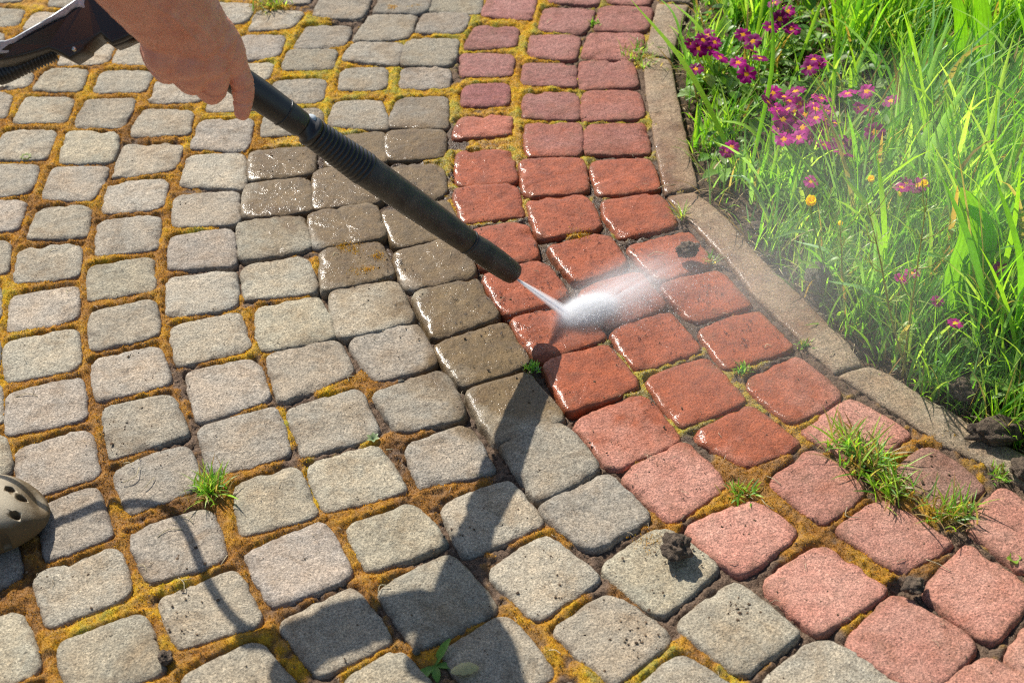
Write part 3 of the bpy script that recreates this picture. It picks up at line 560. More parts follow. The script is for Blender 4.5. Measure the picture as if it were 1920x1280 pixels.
for i in range(13):                    # corrugated section
    k = 366+i*8.6; rr = 66-i*.75
    prof += [(K(k), r_(rr-7, K(k))), (K(k+1.2), r_(rr, K(k))), (K(k+5.6), r_(rr, K(k))), (K(k+6.8), r_(rr-7, K(k)))]
part('bellows_grip', lathe(prof), M['black'])
part('collar', lathe([(K(476), .010), (K(477), r_(60, .48)), (K(483), r_(62, .48)), (K(487), r_(60, .48)), (K(489), r_(46, .48)), (K(503), r_(46, .5))]), M['black'])
part('handle_tube', lathe([(K(500), .01), (K(501), r_(48, .5)), (K(505), r_(52, .5)), (K(540), r_(57, .54)), (K(587), r_(62, .58)), (K(650), r_(62, .64)), (K(760), r_(60, .74)), (K(850), r_(60, .8)), (K(852), .004)]), M['black'])
part('neck_ring', lathe([(K(119.2), r_(42, .12)), (K(119.6), r_(49.5, .12)), (K(122.4), r_(50, .12)), (K(122.8), r_(42, .12))]), M['black'])
part('seam_ring', lathe([(K(538), r_(54, .54)), (K(538.4), r_(59.5, .54)), (K(541), r_(60, .54)), (K(541.4), r_(54, .54))]), M['black'])
u, w, dd = frame_of(AX)
V, F = sphere(prox(K(492))-.0*u, .008, 12, 8, (1, 1, .6)); V = np.array(V)+(UP*.7+RIGHT*.25)*.0165
part('latch', (V, F), M['grey_plastic'])
# gun behind the hand: a moulded plate of real thickness, outline measured on its own plane
GC = dep(150, 60, 1.533)
def gpt(px, py, t): return dep(px, py, float(np.interp(px, [-80, 0, 60, 95, 140, 200, 330], [1.42, 1.488, 1.517, 1.529, 1.538, 1.548, 1.553])))-FWD*t
def slab(outl, t0, t1, bev=.004):
    O = np.array([gpt(x, y, 0) for x, y in outl]); c = O.mean(0); V = []; n = len(O)
    nrm = []
    for i in range(n):
        e = O[(i+1) % n]-O[i-1]; e /= np.linalg.norm(e); nrm.append(np.cross(e, FWD))
    nrm = np.array(nrm)
    a2 = sum(np.dot(np.cross(O[i]-c, O[(i+1) % n]-c), FWD) for i in range(n)); sgn = 1 if a2 > 0 else -1
    lay = [(t0, -bev), (t0+bev*.4, -bev*.3), (t0+bev, 0), (t1-bev, 0), (t1-bev*.4, -bev*.3), (t1, -bev)]
    for t, b in lay: V += [O[i]-FWD*t+sgn*nrm[i]*b for i in range(n)]
    F = [(j*n+i, j*n+(i+1) % n, (j+1)*n+(i+1) % n, (j+1)*n+i) for j in range(len(lay)-1) for i in range(n)]
    F += [tuple(range(n)), tuple(range((len(lay)-1)*n, len(lay)*n))[::-1]]
    return V, F
def fix(o):
    bm = bmesh.new(); bm.from_mesh(o.data); bmesh.ops.recalc_face_normals(bm, faces=bm.faces); bm.to_mesh(o.data); bm.free()
    for p in o.data.polygons: p.use_smooth = len(p.vertices) == 4
    return o
gun = fix(part('gun_body', slab([(-10,93),(0,94),(35,84),(60,70),(90,54),(130,34),(150,18),(166,2),(164,-25),(190,-45),(232,-22),(262,14),(300,42),(330,75),(296,98),(283,88),(270,80),(255,73),(236,82),(217,89),(205,80),(196,70),(188,77),(168,93),(167,99),(140,117),(115,104),(100,98),(80,104),(50,112),(20,118),(-10,121)], -.022, .016), M['black']))
fix(part('grip_strip', slab([(-12,82),(0,83),(20,82),(35,77),(60,62),(100,39),(130,19),(150,5),(162,-6),(168,8),(170,20),(166,24),(158,21),(149,21),(141,25),(131,36),(114,41),(80,58),(60,70),(45,80),(36,87),(31,98),(26,105),(10,107),(-12,106)], .006, .0185, .003), M['grey_plastic']))
sV, sF = sphere(gpt(147, 98, .0155), .0032, 14, 8, (1, 1, 1)); part('screw', (sV, sF), M['metal'])
fix(part('trigger_guard', slab([(196,72),(205,82),(217,91),(232,86),(258,74),(248,60),(215,62)], -.008, .008, .002), M['black']))

# hose with its ribbed sleeve; it loops away to the left, its height taken from where its shadow lies
def shadowed(p, z): return at(*p)+SUN*(z/SUN[2])
def onsh(p, z, zs): return on(p, zs)+SUN*((z-zs)/SUN[2])
hp = [dep(100, 94, 1.540), dep(50, 116, 1.532), dep(0, 138, 1.533), shadowed((475, 1190), .457), shadowed((430, 1150), .44), shadowed((388, 1085), .42), shadowed((352, 1000), .40), shadowed((315, 952), .385), shadowed((258, 938), .36), shadowed((200, 945), .33), shadowed((125, 972), .28), shadowed((70, 992), .25), shadowed((10, 1005), .22), shadowed((-80, 1015), .17), shadowed((-220, 1040), .08), shadowed((-300, 1000), .03), shadowed((-470, 900), .012), shadowed((-650, 700), .012)]
hs = spline(hp, 10); c0 = at(-300, 900)
hose = tag(mesh('pressure_hose', *(lambda VF: (np.array(VF[0]), VF[1]))(tube(hs, .0058, 14)), M['black']), 'thin black hose leaving the ribbed sleeve under the grey grip strip', 'hose')
fine_ = spline(hp[:4], 60); sl_ = fine_[:150]; rad = []
for i in range(len(sl_)): rad.append(.0128 if (i % 7) < 4 else .0108)
V, F = tube(sl_, rad, 20); mesh('hose_sleeve', np.array(V), F, M['black'], hose)

# ---------------------------------------------------------------- the person's arm and hand
def hpt(x, y, dz): # dz metres in front of the lance's plane
    k = (x-488)/(967-488); base = 1.605+(1.845-1.605)*k
    return dep(x, y, 1)*0 + CAMP + ray(x, y)*(base-dz)
def capsule(P, R, seg=18):
    Q = spline(P, 6) if len(P) > 2 else [P[0]+(P[1]-P[0])*t for t in np.linspace(0, 1, 7)]
    rr = np.interp(np.linspace(0, len(R)-1, len(Q)), np.arange(len(R)), R)
    V, F = tube(Q, rr, seg, True); k = len(V)
    for c, r in ((Q[0], rr[0]), (Q[-1], rr[-1])):
        v, f = sphere(c, r*.995, 16, 10); F = F+[tuple(i+len(V) for i in g_) for g_ in f]; V = list(V)+v
    return V, F
limb = MB()
def cap(*js): limb.add(*capsule([hpt(*j[:3]) for j in js], [j[3] for j in js]))
cap((-60,-560,.42,.066), (90,-330,.25,.060), (190,-150,.135,.056), (300,-5,.075,.050), (352,52,.058,.043))     # forearm into the wrist
cap((330,30,.060,.040), (385,75,.054,.035))
cap((318,28,.056,.040), (330,80,.046,.034))
cap((372,50,.055,.033), (418,95,.052,.025), (434,118,.048,.0185))           # back of the hand, to each knuckle
cap((355,55,.055,.034), (388,112,.053,.027), (400,132,.049,.0195))
cap((335,60,.052,.034), (352,112,.049,.028), (359,136,.043,.0195))
cap((315,60,.045,.033), (312,100,.040,.025), (318,122,.034,.0185))
cap((350,85,.045,.030), (380,105,.045,.030))
cap((437,116,.048,.0170), (448,142,.045,.0138), (454,162,.039,.0128), (455,190,.029,.0117), (454,212,.021,.0092))   # index finger hanging over the tube
cap((400,132,.049,.0190), (402,158,.040,.0155), (398,173,.022,.0138), (384,166,.000,.0120), (368,148,-.016,.0105))
cap((359,134,.043,.0185), (362,150,.033,.0150), (354,156,.014,.0130), (338,140,-.006,.0115), (326,122,-.02,.0100))
cap((318,120,.034,.0175), (318,136,.024,.0130), (306,134,.010,.0115), (289,115,-.002,.0105), (277,94,-.008,.0092))
cap((392,62,.035,.022), (424,84,.004,.0150), (440,108,-.022,.0125), (448,132,-.036,.0105))          # thumb behind the tube
src = limb.build('limb_source', None); me_ = src.data
rm = src.modifiers.new('r', 'REMESH'); rm.mode = 'VOXEL'; rm.voxel_size = .0016
smo = src.modifiers.new('s', 'SMOOTH'); smo.factor = .5; smo.iterations = 3
dg = bpy.context.evaluated_depsgraph_get(); skin_me = bpy.data.meshes.new_from_object(src.evaluated_get(dg))
bpy.data.objects.remove(src)
skin_me.materials.clear(); skin_me.materials.append(M['skin'])
co_ = np.empty(len(skin_me.vertices)*3, np.float32); skin_me.vertices.foreach_get('co', co_); co_ = co_.reshape(-1, 3)
nr_ = np.empty(len(skin_me.vertices)*3, np.float32); skin_me.vertices.foreach_get('normal', nr_); nr_ = nr_.reshape(-1, 3)
crease = 0
for (jx, jy, jz), ax_, wdt in [((452,162,.037),(455,190,.029),.0011), ((450,157,.039),(455,190,.029),.0009), ((455,190,.029),(454,212,.021),.0010), ((453,187,.030),(454,212,.021),.0008), ((402,160,.040),(398,175,.022),.0010), ((362,150,.033),(354,158,.014),.0010)]:
    a0 = hpt(jx, jy, jz); d_ = hpt(*ax_)-a0; d_ /= np.linalg.norm(d_); q_ = (co_-a0) @ d_; rad_ = np.linalg.norm((co_-a0)-q_[:, None]*d_, axis=1)
    crease = crease-np.exp(-(q_/wdt)**2)*(rad_ < .017)*.0016
for a_, b_, c_v in [((345,50,.09),(375,85,.08),(392,118,.072)), ((330,62,.085),(345,95,.075),(352,122,.062)), ((375,55,.085),(405,80,.078),(425,110,.065)), ((300,20,.12),(340,48,.1),(372,80,.085))]:
    Q_ = np.array(spline([hpt(*a_), hpt(*b_), hpt(*c_v)], 14)); rel = co_[:, None, :]-Q_[None]; rel -= (rel @ FWD)[..., None]*FWD; dv = np.sqrt((rel**2).sum(2)).min(1); crease = crease+np.exp(-(dv/.0022)**2)*.0015*((nr_ @ -FWD) > .2)
co_ += nr_*(vnoise(co_, 45, 51)*.0011+vnoise(co_, 130, 52)*.0006+vnoise(co_, 300, 53)*.00025+crease)[:, None]
skin_me.vertices.foreach_set('co', co_.ravel()); skin_me.polygons.foreach_set('use_smooth', np.ones(len(skin_me.polygons), bool))
person = bpy.data.objects.new('person', skin_me); COL.objects.link(person)
tag(person, 'bare tanned forearm and hand of a person gripping the black lance', 'person')
nb = MB()                              # fingernail of the index finger
nc = hpt(455.5, 209, .0285); nu_ = (hpt(454, 214, .0225)-hpt(455.5, 202, .0305)); nu_ /= np.linalg.norm(nu_); nn_ = -FWD-np.dot(-FWD, nu_)*nu_; nn_ /= np.linalg.norm(nn_); nw_ = np.cross(nu_, nn_)
V = []; F = []
for i in range(7):
    for j in range(7):
        a_, b_ = (i/6-.5)*2, (j/6-.5)*2; V.append(nc+nu_*a_*.0062*(1-.12*b_*b_)+nw_*b_*.0058*(1-.15*a_*a_)-nn_*(.0022*b_*b_+.0008*a_*a_))
for i in range(6):
    for j in range(6): F.append((i*7+j, i*7+j+1, (i+1)*7+j+1, (i+1)*7+j))
mesh('fingernail', np.array(V), F, M['nail'], person)
# fine hair along the arm
sel = np.where((co_[:, 2] > hpt(380, 40, .05)[2]) & ((nr_ @ -FWD) > -.3))[0]; NH = 2600; ss = RNG.choice(sel, NH)
hp_ = co_[ss]; hn = nr_[ss]; ad = hpt(385, 75, .05)-hpt(250, -60, .1); ad /= np.linalg.norm(ad)
hd = hn*.45+ad+RNG.normal(0, .3, (NH, 3)); hd /= np.linalg.norm(hd, axis=1)[:, None]; hl = RNG.uniform(.004, .010, NH)[:, None]
sd = np.cross(hd, hn); sd /= np.linalg.norm(sd, axis=1)[:, None]+1e-9
V = np.stack([hp_-sd*.00009, hp_+sd*.00009, hp_+hd*hl], 1).reshape(-1, 3)
mesh('arm_hair', V, np.arange(NH*3).reshape(-1, 3), plain('hair', (.16, .08, .03), .5), person, False)

# ---------------------------------------------------------------- the clog
toe = at(76, 962); heel_dir = at(-150, 1045)-at(88, 955); heel_dir[2] = 0; heel_dir /= np.linalg.norm(heel_dir); side = np.array([-heel_dir[1], heel_dir[0], 0])
if side[1] > 0: side = -side           # towards the viewer
V = []; F = []; NS, NA = 46, 40
for i in range(NS):
    t = (i/(NS-1))**1.6; s_x = .285*t
    halfw = 0.050*(1-max(0, 1-s_x/.06)**2.3)**.45*(1-.12*max(0, t-.55)) if t < .9 else .056*.94*math.sqrt(max(0, 1-((t-.9)/.1)**2*.8))
    top = .062*(1-max(0, 1-(s_x+.003)/.07)**2.2)**.5*(1+.25*max(0, t-.35))
    for j in range(NA):
        a_ = 2*math.pi*j/NA; ca, sa = math.cos(a_), math.sin(a_)
        x = halfw*math.copysign(abs(ca)**.7, ca); zz_ = top*(.42+.58*math.copysign(abs(sa)**.75, sa)) if sa > 0 else top*(.42-.42*abs(sa)**.5)
        bulge = 1+.10*(1-abs(sa))
        V.append(toe+heel_dir*(s_x-.0+ .012*(1-abs(sa))*-1*(1-t))+side*x*bulge+np.array([0, 0, max(.001, zz_)]))
for i in range(NS-1):
    for j in range(NA): F.append((i*NA+j, i*NA+(j+1) % NA, (i+1)*NA+(j+1) % NA, (i+1)*NA+j))
F += [tuple(range(NA)), tuple(range((NS-1)*NA, NS*NA))[::-1]]
clog = mesh('clog', np.array(V), F, M['shoe']); fix(clog)
for p in clog.data.polygons: p.use_smooth = True
cut = MB()
for px in ((14, 906), (33, 915), (23, 951), (-3, 982), (-22, 930), (-40, 965)):
    c = on(px, .059); u_, w_, d_ = frame_of(np.array([0, 0, 1.])); V, F = tube([c+np.array([0, 0, -.045]), c+np.array([0, 0, .05])], 0.0054, 16); cut.add(V, F)
cutter = cut.build('cutter', None)
bo = clog.modifiers.new('b', 'BOOLEAN'); bo.operation = 'DIFFERENCE'; bo.object = cutter; bo.solver = 'EXACT'
dg = bpy.context.evaluated_depsgraph_get(); cm = bpy.data.meshes.new_from_object(clog.evaluated_get(dg)); clog.modifiers.clear(); clog.data = cm
bpy.data.objects.remove(cutter)
tag(clog, 'dusty pale clog toe with round vent holes and dirt-stained sides', 'clog')
# ---------------------------------------------------------------- flower bed
def blades(base, az, th0, th1, L, W, col, nseg=6, fold=.35, twist=None):
    """many grass blades at once: curved tapering V-folded strips"""
    n = len(base); t = np.linspace(0, 1, nseg+1); V = np.zeros((n, nseg+1, 3, 3)); p = np.array(base, float)
    hx, hy = np.sin(az), np.cos(az); sdx, sdy = np.cos(az), -np.sin(az)
    if twist is None: twist = np.zeros(n)
    for k in range(nseg+1):
        th = th0+th1*t[k]**1.3
        w = W*np.interp(t[k], [0, .12, .45, .8, 1], [.55, .9, 1, .55, .03]); ca, sa = np.cos(twist*t[k]), np.sin(twist*t[k])
        nx, ny, nz = -np.cos(th)*hx, -np.cos(th)*hy, np.sin(th)
        sx, sy, sz = sdx*ca+nx*sa, sdy*ca+ny*sa, nz*sa
        for j, m_ in enumerate((-1, 0, 1)):
            V[:, k, j, 0] = p[:, 0]+m_*w*sx+(abs(m_)*fold*w)*nx*ca; V[:, k, j, 1] = p[:, 1]+m_*w*sy+(abs(m_)*fold*w)*ny*ca; V[:, k, j, 2] = p[:, 2]+m_*w*sz+(abs(m_)*fold*w)*nz*ca
        st = L/nseg
        p = p+np.stack([np.sin(th)*hx*st, np.sin(th)*hy*st, np.cos(th)*st], 1)
    V = V.reshape(-1, 3); f = []
    for k in range(nseg):
        for j in (0, 1): f.append((k*3+j, k*3+j+1, (k+1)*3+j+1, (k+1)*3+j))
    F = (np.array(f)[None]+(np.arange(n)*(nseg+1)*3)[:, None, None]).reshape(-1, 4)
    return V, F, np.repeat(col, (nseg+1)*3, 0)
GREENS = np.array([(.27, .51, .035), (.18, .42, .035), (.33, .57, .06), (.13, .34, .04), (.24, .44, .16), (.42, .60, .14)])
STRAW = np.array([(.46, .37, .17), (.38, .25, .10)])
def greens(n, straw=.05, rng=RNG):
    c = GREENS[rng.integers(0, len(GREENS), n)]*rng.uniform(.75, 1.25, (n, 1)); k = rng.random(n) < straw
    c[k] = STRAW[rng.integers(0, 2, k.sum())]*rng.uniform(.7, 1.2, (k.sum(), 1)); return c
def join(parts):
    V = []; F = []; C = []; k = 0
    for v, f, c in parts: V.append(v); F.append(f+k); C.append(c); k += len(v)
    return np.vstack(V), np.vstack(F), np.vstack(C)
def bed_pt(n, u0, u1, y0, y1, rng=RNG):
    y = rng.uniform(y0, y1, n); u = rng.uniform(u0, u1, n); P = np.c_[kerb_x(y)+u, y, np.zeros(n)]; P[:, 2] = bed_z(P)-.004; return P
parts = []
rg = np.random.default_rng(21)
cl = bed_pt(780, .012, .95, .80, 3.3, rg)                          # clumps
pyl = np.array([(camo.matrix_world.inverted() @ Vector(c)) for c in cl]); pxs = 960+pyl[:, 0]/-pyl[:, 2]*FPX; pys = 640-pyl[:, 1]/-pyl[:, 2]*FPX
for c, X, Y in zip(cl, pxs, pys):
    u = c[0]-kerb_x(c[1])
    if 150 < Y < 310 and 1420 < X < 1660 and rg.random() < .8: continue
    if Y < 330 and X < 1560 and rg.random() < .5: continue          # primroses have this corner
    if X < 1480 and 330 < Y < 520 and u < .07: continue               # bare washed soil
    if 1430 < X < 1640 and 400 < Y < 700 and u < .03 and rg.random() < .4: continue
    n = rg.integers(12, 34); tall = np.interp(X, [1300, 1600, 1900], [.8, 1., 1.25])*rg.uniform(.65, 1.25)*np.clip(.45+u*4, .5, 1)
    b = c+np.c_[rg.normal(0, .016, (n, 2)), np.zeros(n)]; b[:, 2] = bed_z(b)-.005
    az = np.arctan2(rg.normal(.35, .9, n), rg.normal(.25, .9, n))
    L = rg.uniform(.07, .21, n)*tall
    parts.append(blades(b, az, rg.uniform(.02, .35, n), rg.uniform(.15, 1.15, n), L, rg.uniform(.0012, .0040, n)*(.7+.35*tall), greens(n, .06, rg), twist=rg.normal(0, .9, n)))
n = 5200; b = bed_pt(n, .004, .8, .85, 2.9, rg)                      # short undergrowth
parts.append(blades(b, rg.uniform(0, 6.28, n), rg.uniform(.2, .9, n), rg.uniform(.2, 1, n), rg.uniform(.03, .09, n), rg.uniform(.0008, .0018, n), greens(n, .3, rg), 4))
cl2 = bed_pt(170, .02, .26, 1.08, 1.62, rg)
for c in cl2:
    n = rg.integers(10, 24); b = c+np.c_[rg.normal(0, .012, (n, 2)), np.zeros(n)]; b[:, 2] = bed_z(b)-.004; tall = .55+1.6*(c[0]-kerb_x(c[1]))
    parts.append(blades(b, np.arctan2(rg.normal(.5, .8, n), rg.normal(.3, .9, n)), rg.uniform(.02, .4, n), rg.uniform(.2, 1.2, n), rg.uniform(.06, .17, n)*tall, rg.uniform(.0010, .0022, n), greens(n, .08, rg), twist=rg.normal(0, .9, n)))
def to(p0, p1, bow=(0, 0, .02), w=.004, col=(.17, .42, .02), nseg=9):
    """one long blade from a root point to a tip point"""
    P = spline([p0, (np.asarray(p0)+p1)/2+np.array(bow), p1], 5); V = []; f = []
    for i, p in enumerate(P):
        t = i/(len(P)-1); d = P[min(i+1, len(P)-1)]-P[max(i-1, 0)]; s = np.cross(d, -FWD+np.array([.3, .2, .5])); s /= np.linalg.norm(s); nn = np.cross(s, d); nn /= np.linalg.norm(nn)
        ww = w*float(np.interp(t, [0, .15, .5, .8, 1], [.6, .9, 1, .6, .03]))
        V += [p-s*ww+nn*ww*.3, p, p+s*ww+nn*ww*.3]
    for i in range(len(P)-1): f += [(i*3+j, i*3+j+1, (i+1)*3+j+1, (i+1)*3+j) for j in (0, 1)]
    return np.array(V), np.array(f), np.tile(np.array(col), (len(V), 1))
for a, z0, b, z1, w, c in [((1392,330),0,(1178,-6),.17,.0048,0), ((1345,215),0,(1258,2),.10,.004,0), ((1300,170),0,(1232,-8),.06,.0025,1), ((1400,345),0,(1445,-20),.24,.0035,1), ((1660,560),0,(1572,320),.16,.0055,2), ((1660,560),0,(1645,290),.2,.005,0), ((1625,600),0,(1600,480),.1,.004,4),
        ((1880,690),0,(1765,330),.25,.0065,3), ((1890,700),0,(1862,320),.28,.0065,1), ((1840,640),0,(1915,300),.26,.005,0), ((1700,330),0,(1790,20),.22,.004,4), ((1690,420),0,(1822,145),.22,.006,4), ((1640,420),0,(1770,190),.18,.005,4), ((1560,250),0,(1600,-10),.16,.0035,0), ((1480,160),0,(1555,-30),.14,.003,2), ((1440,120),0,(1475,-60),.14,.003,1), ((1900,560),0,(1700,470),.12,.004,4), ((1540,300),0,(1620,200),.08,.003,2), ((1480,330),0,(1340,225),.06,.0035,2), ((1460,440),0,(1360,330),.03,.003,4), ((1540,470),0,(1440,450),.05,.003,4), ((1605,585),0,(1485,450),.05,.0035,4), ((1700,640),0,(1545,525),.06,.0035,4), ((1880,180),0,(1870,-50),.2,.005,0), ((1930,260),0,(1885,-40),.25,.005,1)]:
    parts.append(to(at(*a, z0)*np.array([1, 1, 1])+np.array([0, 0, -.005]), on(b, z1), (RNG.normal(0, .01), RNG.normal(0, .01), .03), w, GREENS[c]*1.1))
V, F, C = join(parts)
tag(mesh('grass', V, F, M['leaf'], attrs={'tint': C}), kind='stuff', label='long sunlit grass filling the flower bed beyond the kerb', cat='grass')

def leaf_shape(L, W, n=7, cup=.25, bend=.4, wavy=0, notch=0):
    V = []; F = []; th = 0; p = np.zeros(3)
    for i in range(n+1):
        t = i/n; w = W*math.sin(math.pi*min(1, t*.93+.04))**.75*(1-.15*t)*(1+wavy*math.sin(t*22))
        for j in (-1, -.5, 0, .5, 1): V.append(p+np.array([j*w, 0, cup*w*abs(j)**1.5+(wavy*.4*W*math.sin(t*17+j*3) if abs(j) > .4 else 0)]))
        p = p+np.array([0, math.cos(bend*t*2), math.sin(.35-bend*t*2)])*L/n
    for i in range(n):
        for j in range(4): F.append((i*5+j, i*5+j+1, (i+1)*5+j+1, (i+1)*5+j))
    return np.array(V), F
def rotz(V, a): c, s = math.cos(a), math.sin(a); return V @ np.array([[c, s, 0], [-s, c, 0], [0, 0, 1]])
def tilt(V, a, ax=0):
    c, s = math.cos(a), math.sin(a); R = np.array([[1, 0, 0], [0, c, s], [0, -s, c]]) if ax == 0 else np.array([[c, 0, -s], [0, 1, 0], [s, 0, c]]); return V @ R
# low ground cover of small leaves
gc = MB(); rg = np.random.default_rng(33)
shapes = [leaf_shape(1, .32, 4, .2, .3), leaf_shape(1, .45, 4, .3, .2), leaf_shape(1, .2, 4, .2, .5)]
PB_ = bed_pt(8500, .03, .85, .85, 3.0, rg); q_ = np.array([(camo.matrix_world.inverted() @ Vector(c)) for c in PB_]); qx = 960+q_[:, 0]/-q_[:, 2]*FPX; qy = 640-q_[:, 1]/-q_[:, 2]*FPX
PV = []; PF = []; PC = []; kk = 0
for c, X, Y in zip(PB_, qx, qy):
    if Y > 420 and rg.random() < .55: continue
    if X < 1480 and 330 < Y < 520: continue
    V, F = shapes[rg.integers(3)]; s_ = rg.uniform(.008, .024)*(1.2 if Y < 330 else 1)
    V = rotz(tilt(V*s_, rg.uniform(-.5, .7)), rg.uniform(0, 6.28))+c+np.array([0, 0, rg.uniform(.004, .055)])
    PV.append(V); PF += [tuple(i+kk for i in f) for f in F]; kk += len(V)
    col = np.array([(.13, .30, .03), (.20, .36, .07), (.09, .22, .03), (.30, .40, .16)][rg.integers(4)])*rg.uniform(.7, 1.25); PC.append(np.tile(col, (len(V), 1)))
tag(mesh('ground_cover', np.vstack(PV), PF, M['leaf'], attrs={'tint': np.vstack(PC)}), kind='stuff', label='low leafy ground cover between the grass and primroses', cat='ground cover')

# primroses
def petals(rng, r=.0125, col=(.30, .006, .17)):
    m_ = MB()
    for k in range(5):
        a = 2*math.pi*k/5+rng.normal(0, .06); V = []; F = []
        for i in range(5):
            t = i/4
            for j in range(5):
                v = j/2-1; w = (.16+.52*t**.7)*math.sin(math.pi/2*min(1, 1.25-t*.25)); rr = (.13+.87*t-(.16*max(0, 1-abs(v)*2.5) if i == 4 else 0)-(.12*abs(v)**3 if i >= 3 else 0))
                V.append((v*w*r*.72, rr*r, r*(.10*math.sin(t*2.6)+.06*abs(v)-.05*t+rng.normal(0, .02))))
        for i in range(4):
            for j in range(4): F.append((i*5+j, i*5+j+1, (i+1)*5+j+1, (i+1)*5+j))
        cc = np.array(col)*rng.uniform(.8, 1.25); m_.add(rotz(np.array(V), a), F, cc)
    return m_
def centre(r=.0125):
    m_ = MB(); V = []; F = []
    for i, (rr, z) in enumerate([(.40, .012), (.26, .03), (.13, .05), (.05, .035)]):
        for j in range(10):
            a = 2*math.pi*j/10; k = 1+(.18*math.cos(5*a) if i == 0 else 0); V.append((rr*r*k*math.cos(a), rr*r*k*math.sin(a), z*r+.0004))
    for i in range(3):
        for j in range(10): F.append((i*10+j, i*10+(j+1) % 10, (i+1)*10+(j+1) % 10, (i+1)*10+j))
    F.append(tuple(range(30, 40))); m_.add(V, F, (.85, .42, .012)); return m_
def orient(nrm, spin):
    u, w, d = frame_of(nrm); return Matrix((( *(u*math.cos(spin)+w*math.sin(spin)),), (*(w*math.cos(spin)-u*math.sin(spin)),), (*d,))).transposed().to_4x4()
PRIM = [('primrose clump with magenta blooms beside the kerb top, under the long arching blade', (1345,150), [(1318,76),(1330,90),(1305,130),(1350,108),(1296,84),(1326,68),(1310,92),(1340,80)]),
 ('single low primrose bloom low in the leaves by the middle of the long kerb', (1378,310), [(1372,276),(1362,284)]),
 ('primrose clump with a row of magenta blooms left of the tall seed stalks', (1420,175), [(1393,66),(1408,95),(1384,118),(1425,110),(1412,78),(1400,140)]),
 ('primrose clump nearest the top edge, dark magenta blooms among tall blades', (1490,100), [(1452,6),(1478,22),(1484,55),(1445,52),(1462,36)]),
 ('largest primrose clump, a dense mass of magenta blooms in the bed', (1500,300), [(1450,175),(1470,182),(1492,172),(1478,205),(1500,195),(1460,210),(1510,215),(1525,195),(1530,222),(1540,185),(1505,240),(1490,225),(1475,245),(1520,245),(1462,240),(1548,210),(1498,258),(1535,240),(1455,205),(1480,190),(1468,225),(1508,228),(1518,258),(1470,262),(1545,225),(1488,208),(1440,192),(1530,205)]),
 ('primrose clump at the lower edge of the largest one, blooms leaning over bare soil', (1560,330), [(1565,232),(1578,270),(1525,268),(1582,290),(1545,272)]),
 ('small primrose with two blooms beyond the dense magenta mass', (1545,190), [(1526,112),(1535,120),(1518,128)]),
 ('primrose with bright blooms below the broad pale leaf', (1640,260), [(1625,172),(1590,176),(1612,205),(1628,208),(1640,248),(1670,190)]),
 ('single closed primrose bud on a pink stalk by the wet soil', (1500,372), [(1521,341)]),
 ('primrose with dark blooms behind the two small buttercups', (1705,420), [(1700,346),(1722,348),(1690,352)]),
 ('primrose deep in the grass below the buttercups, bright magenta', (1705,600), [(1710,512),(1690,523)]),
 ('primrose half buried in the grass right of the big broad leaf base', (1768,640), [(1758,565)]),
 ('tiny primrose bloom low in the dense grass near the soil clods', (1798,680), [(1791,606)]),
 ('dark primrose bloom far into the grass by the frame edge', (1880,600), [(1875,502),(1868,512)])]
rg = np.random.default_rng(5)
for lab, base, heads in PRIM:
    bp = at(*base); bp[2] = bed_z(bp[None])[0]; pl = tag(empty('primrose', bp), lab, 'primrose', 'primroses in the flower bed')
    lm = MB()
    for k in range(9 if len(heads) < 10 else 16):
        V, F = leaf_shape(rg.uniform(.04, .075), rg.uniform(.010, .017), 8, .2, .45, .12); lm.add(rotz(tilt(V, rg.uniform(-.1, .5)), rg.uniform(0, 6.28))+np.r_[rg.normal(0, .012, 2), .008], F, np.array((.16, .30, .05))*rg.uniform(.7, 1.4))
    lm.build('leaves', M['leaf'], pl)
    st = MB()
    for h_ in heads:
        zt = bp[2]+rg.uniform(.075, .12); hw = on(h_, zt)
        nrm = np.array([rg.normal(-.1, .3), rg.normal(-.25, .3), 1]); nrm /= np.linalg.norm(nrm); r = rg.uniform(.0125, .0165)*(1 if len(heads) > 2 else .72)
        st.add(*tube(spline([np.r_[rg.normal(0, .006, 2), 0], (hw-bp)*np.array([.6, .6, .55]), hw-bp-nrm*.002], 4), .0009, 6), (.30, .36, .10))
        f = petals(rg, r, np.array((.30, .003, .16))*rg.uniform(.55, 1.35)).build('flower', M['petal'], pl); f.matrix_local = Matrix.Translation(Vector(hw-bp)) @ orient(nrm, rg.uniform(0, 6))
        centre(r).build('flower_centre', M['petal'], f)
    st.build('stems', M['leaf'], pl)

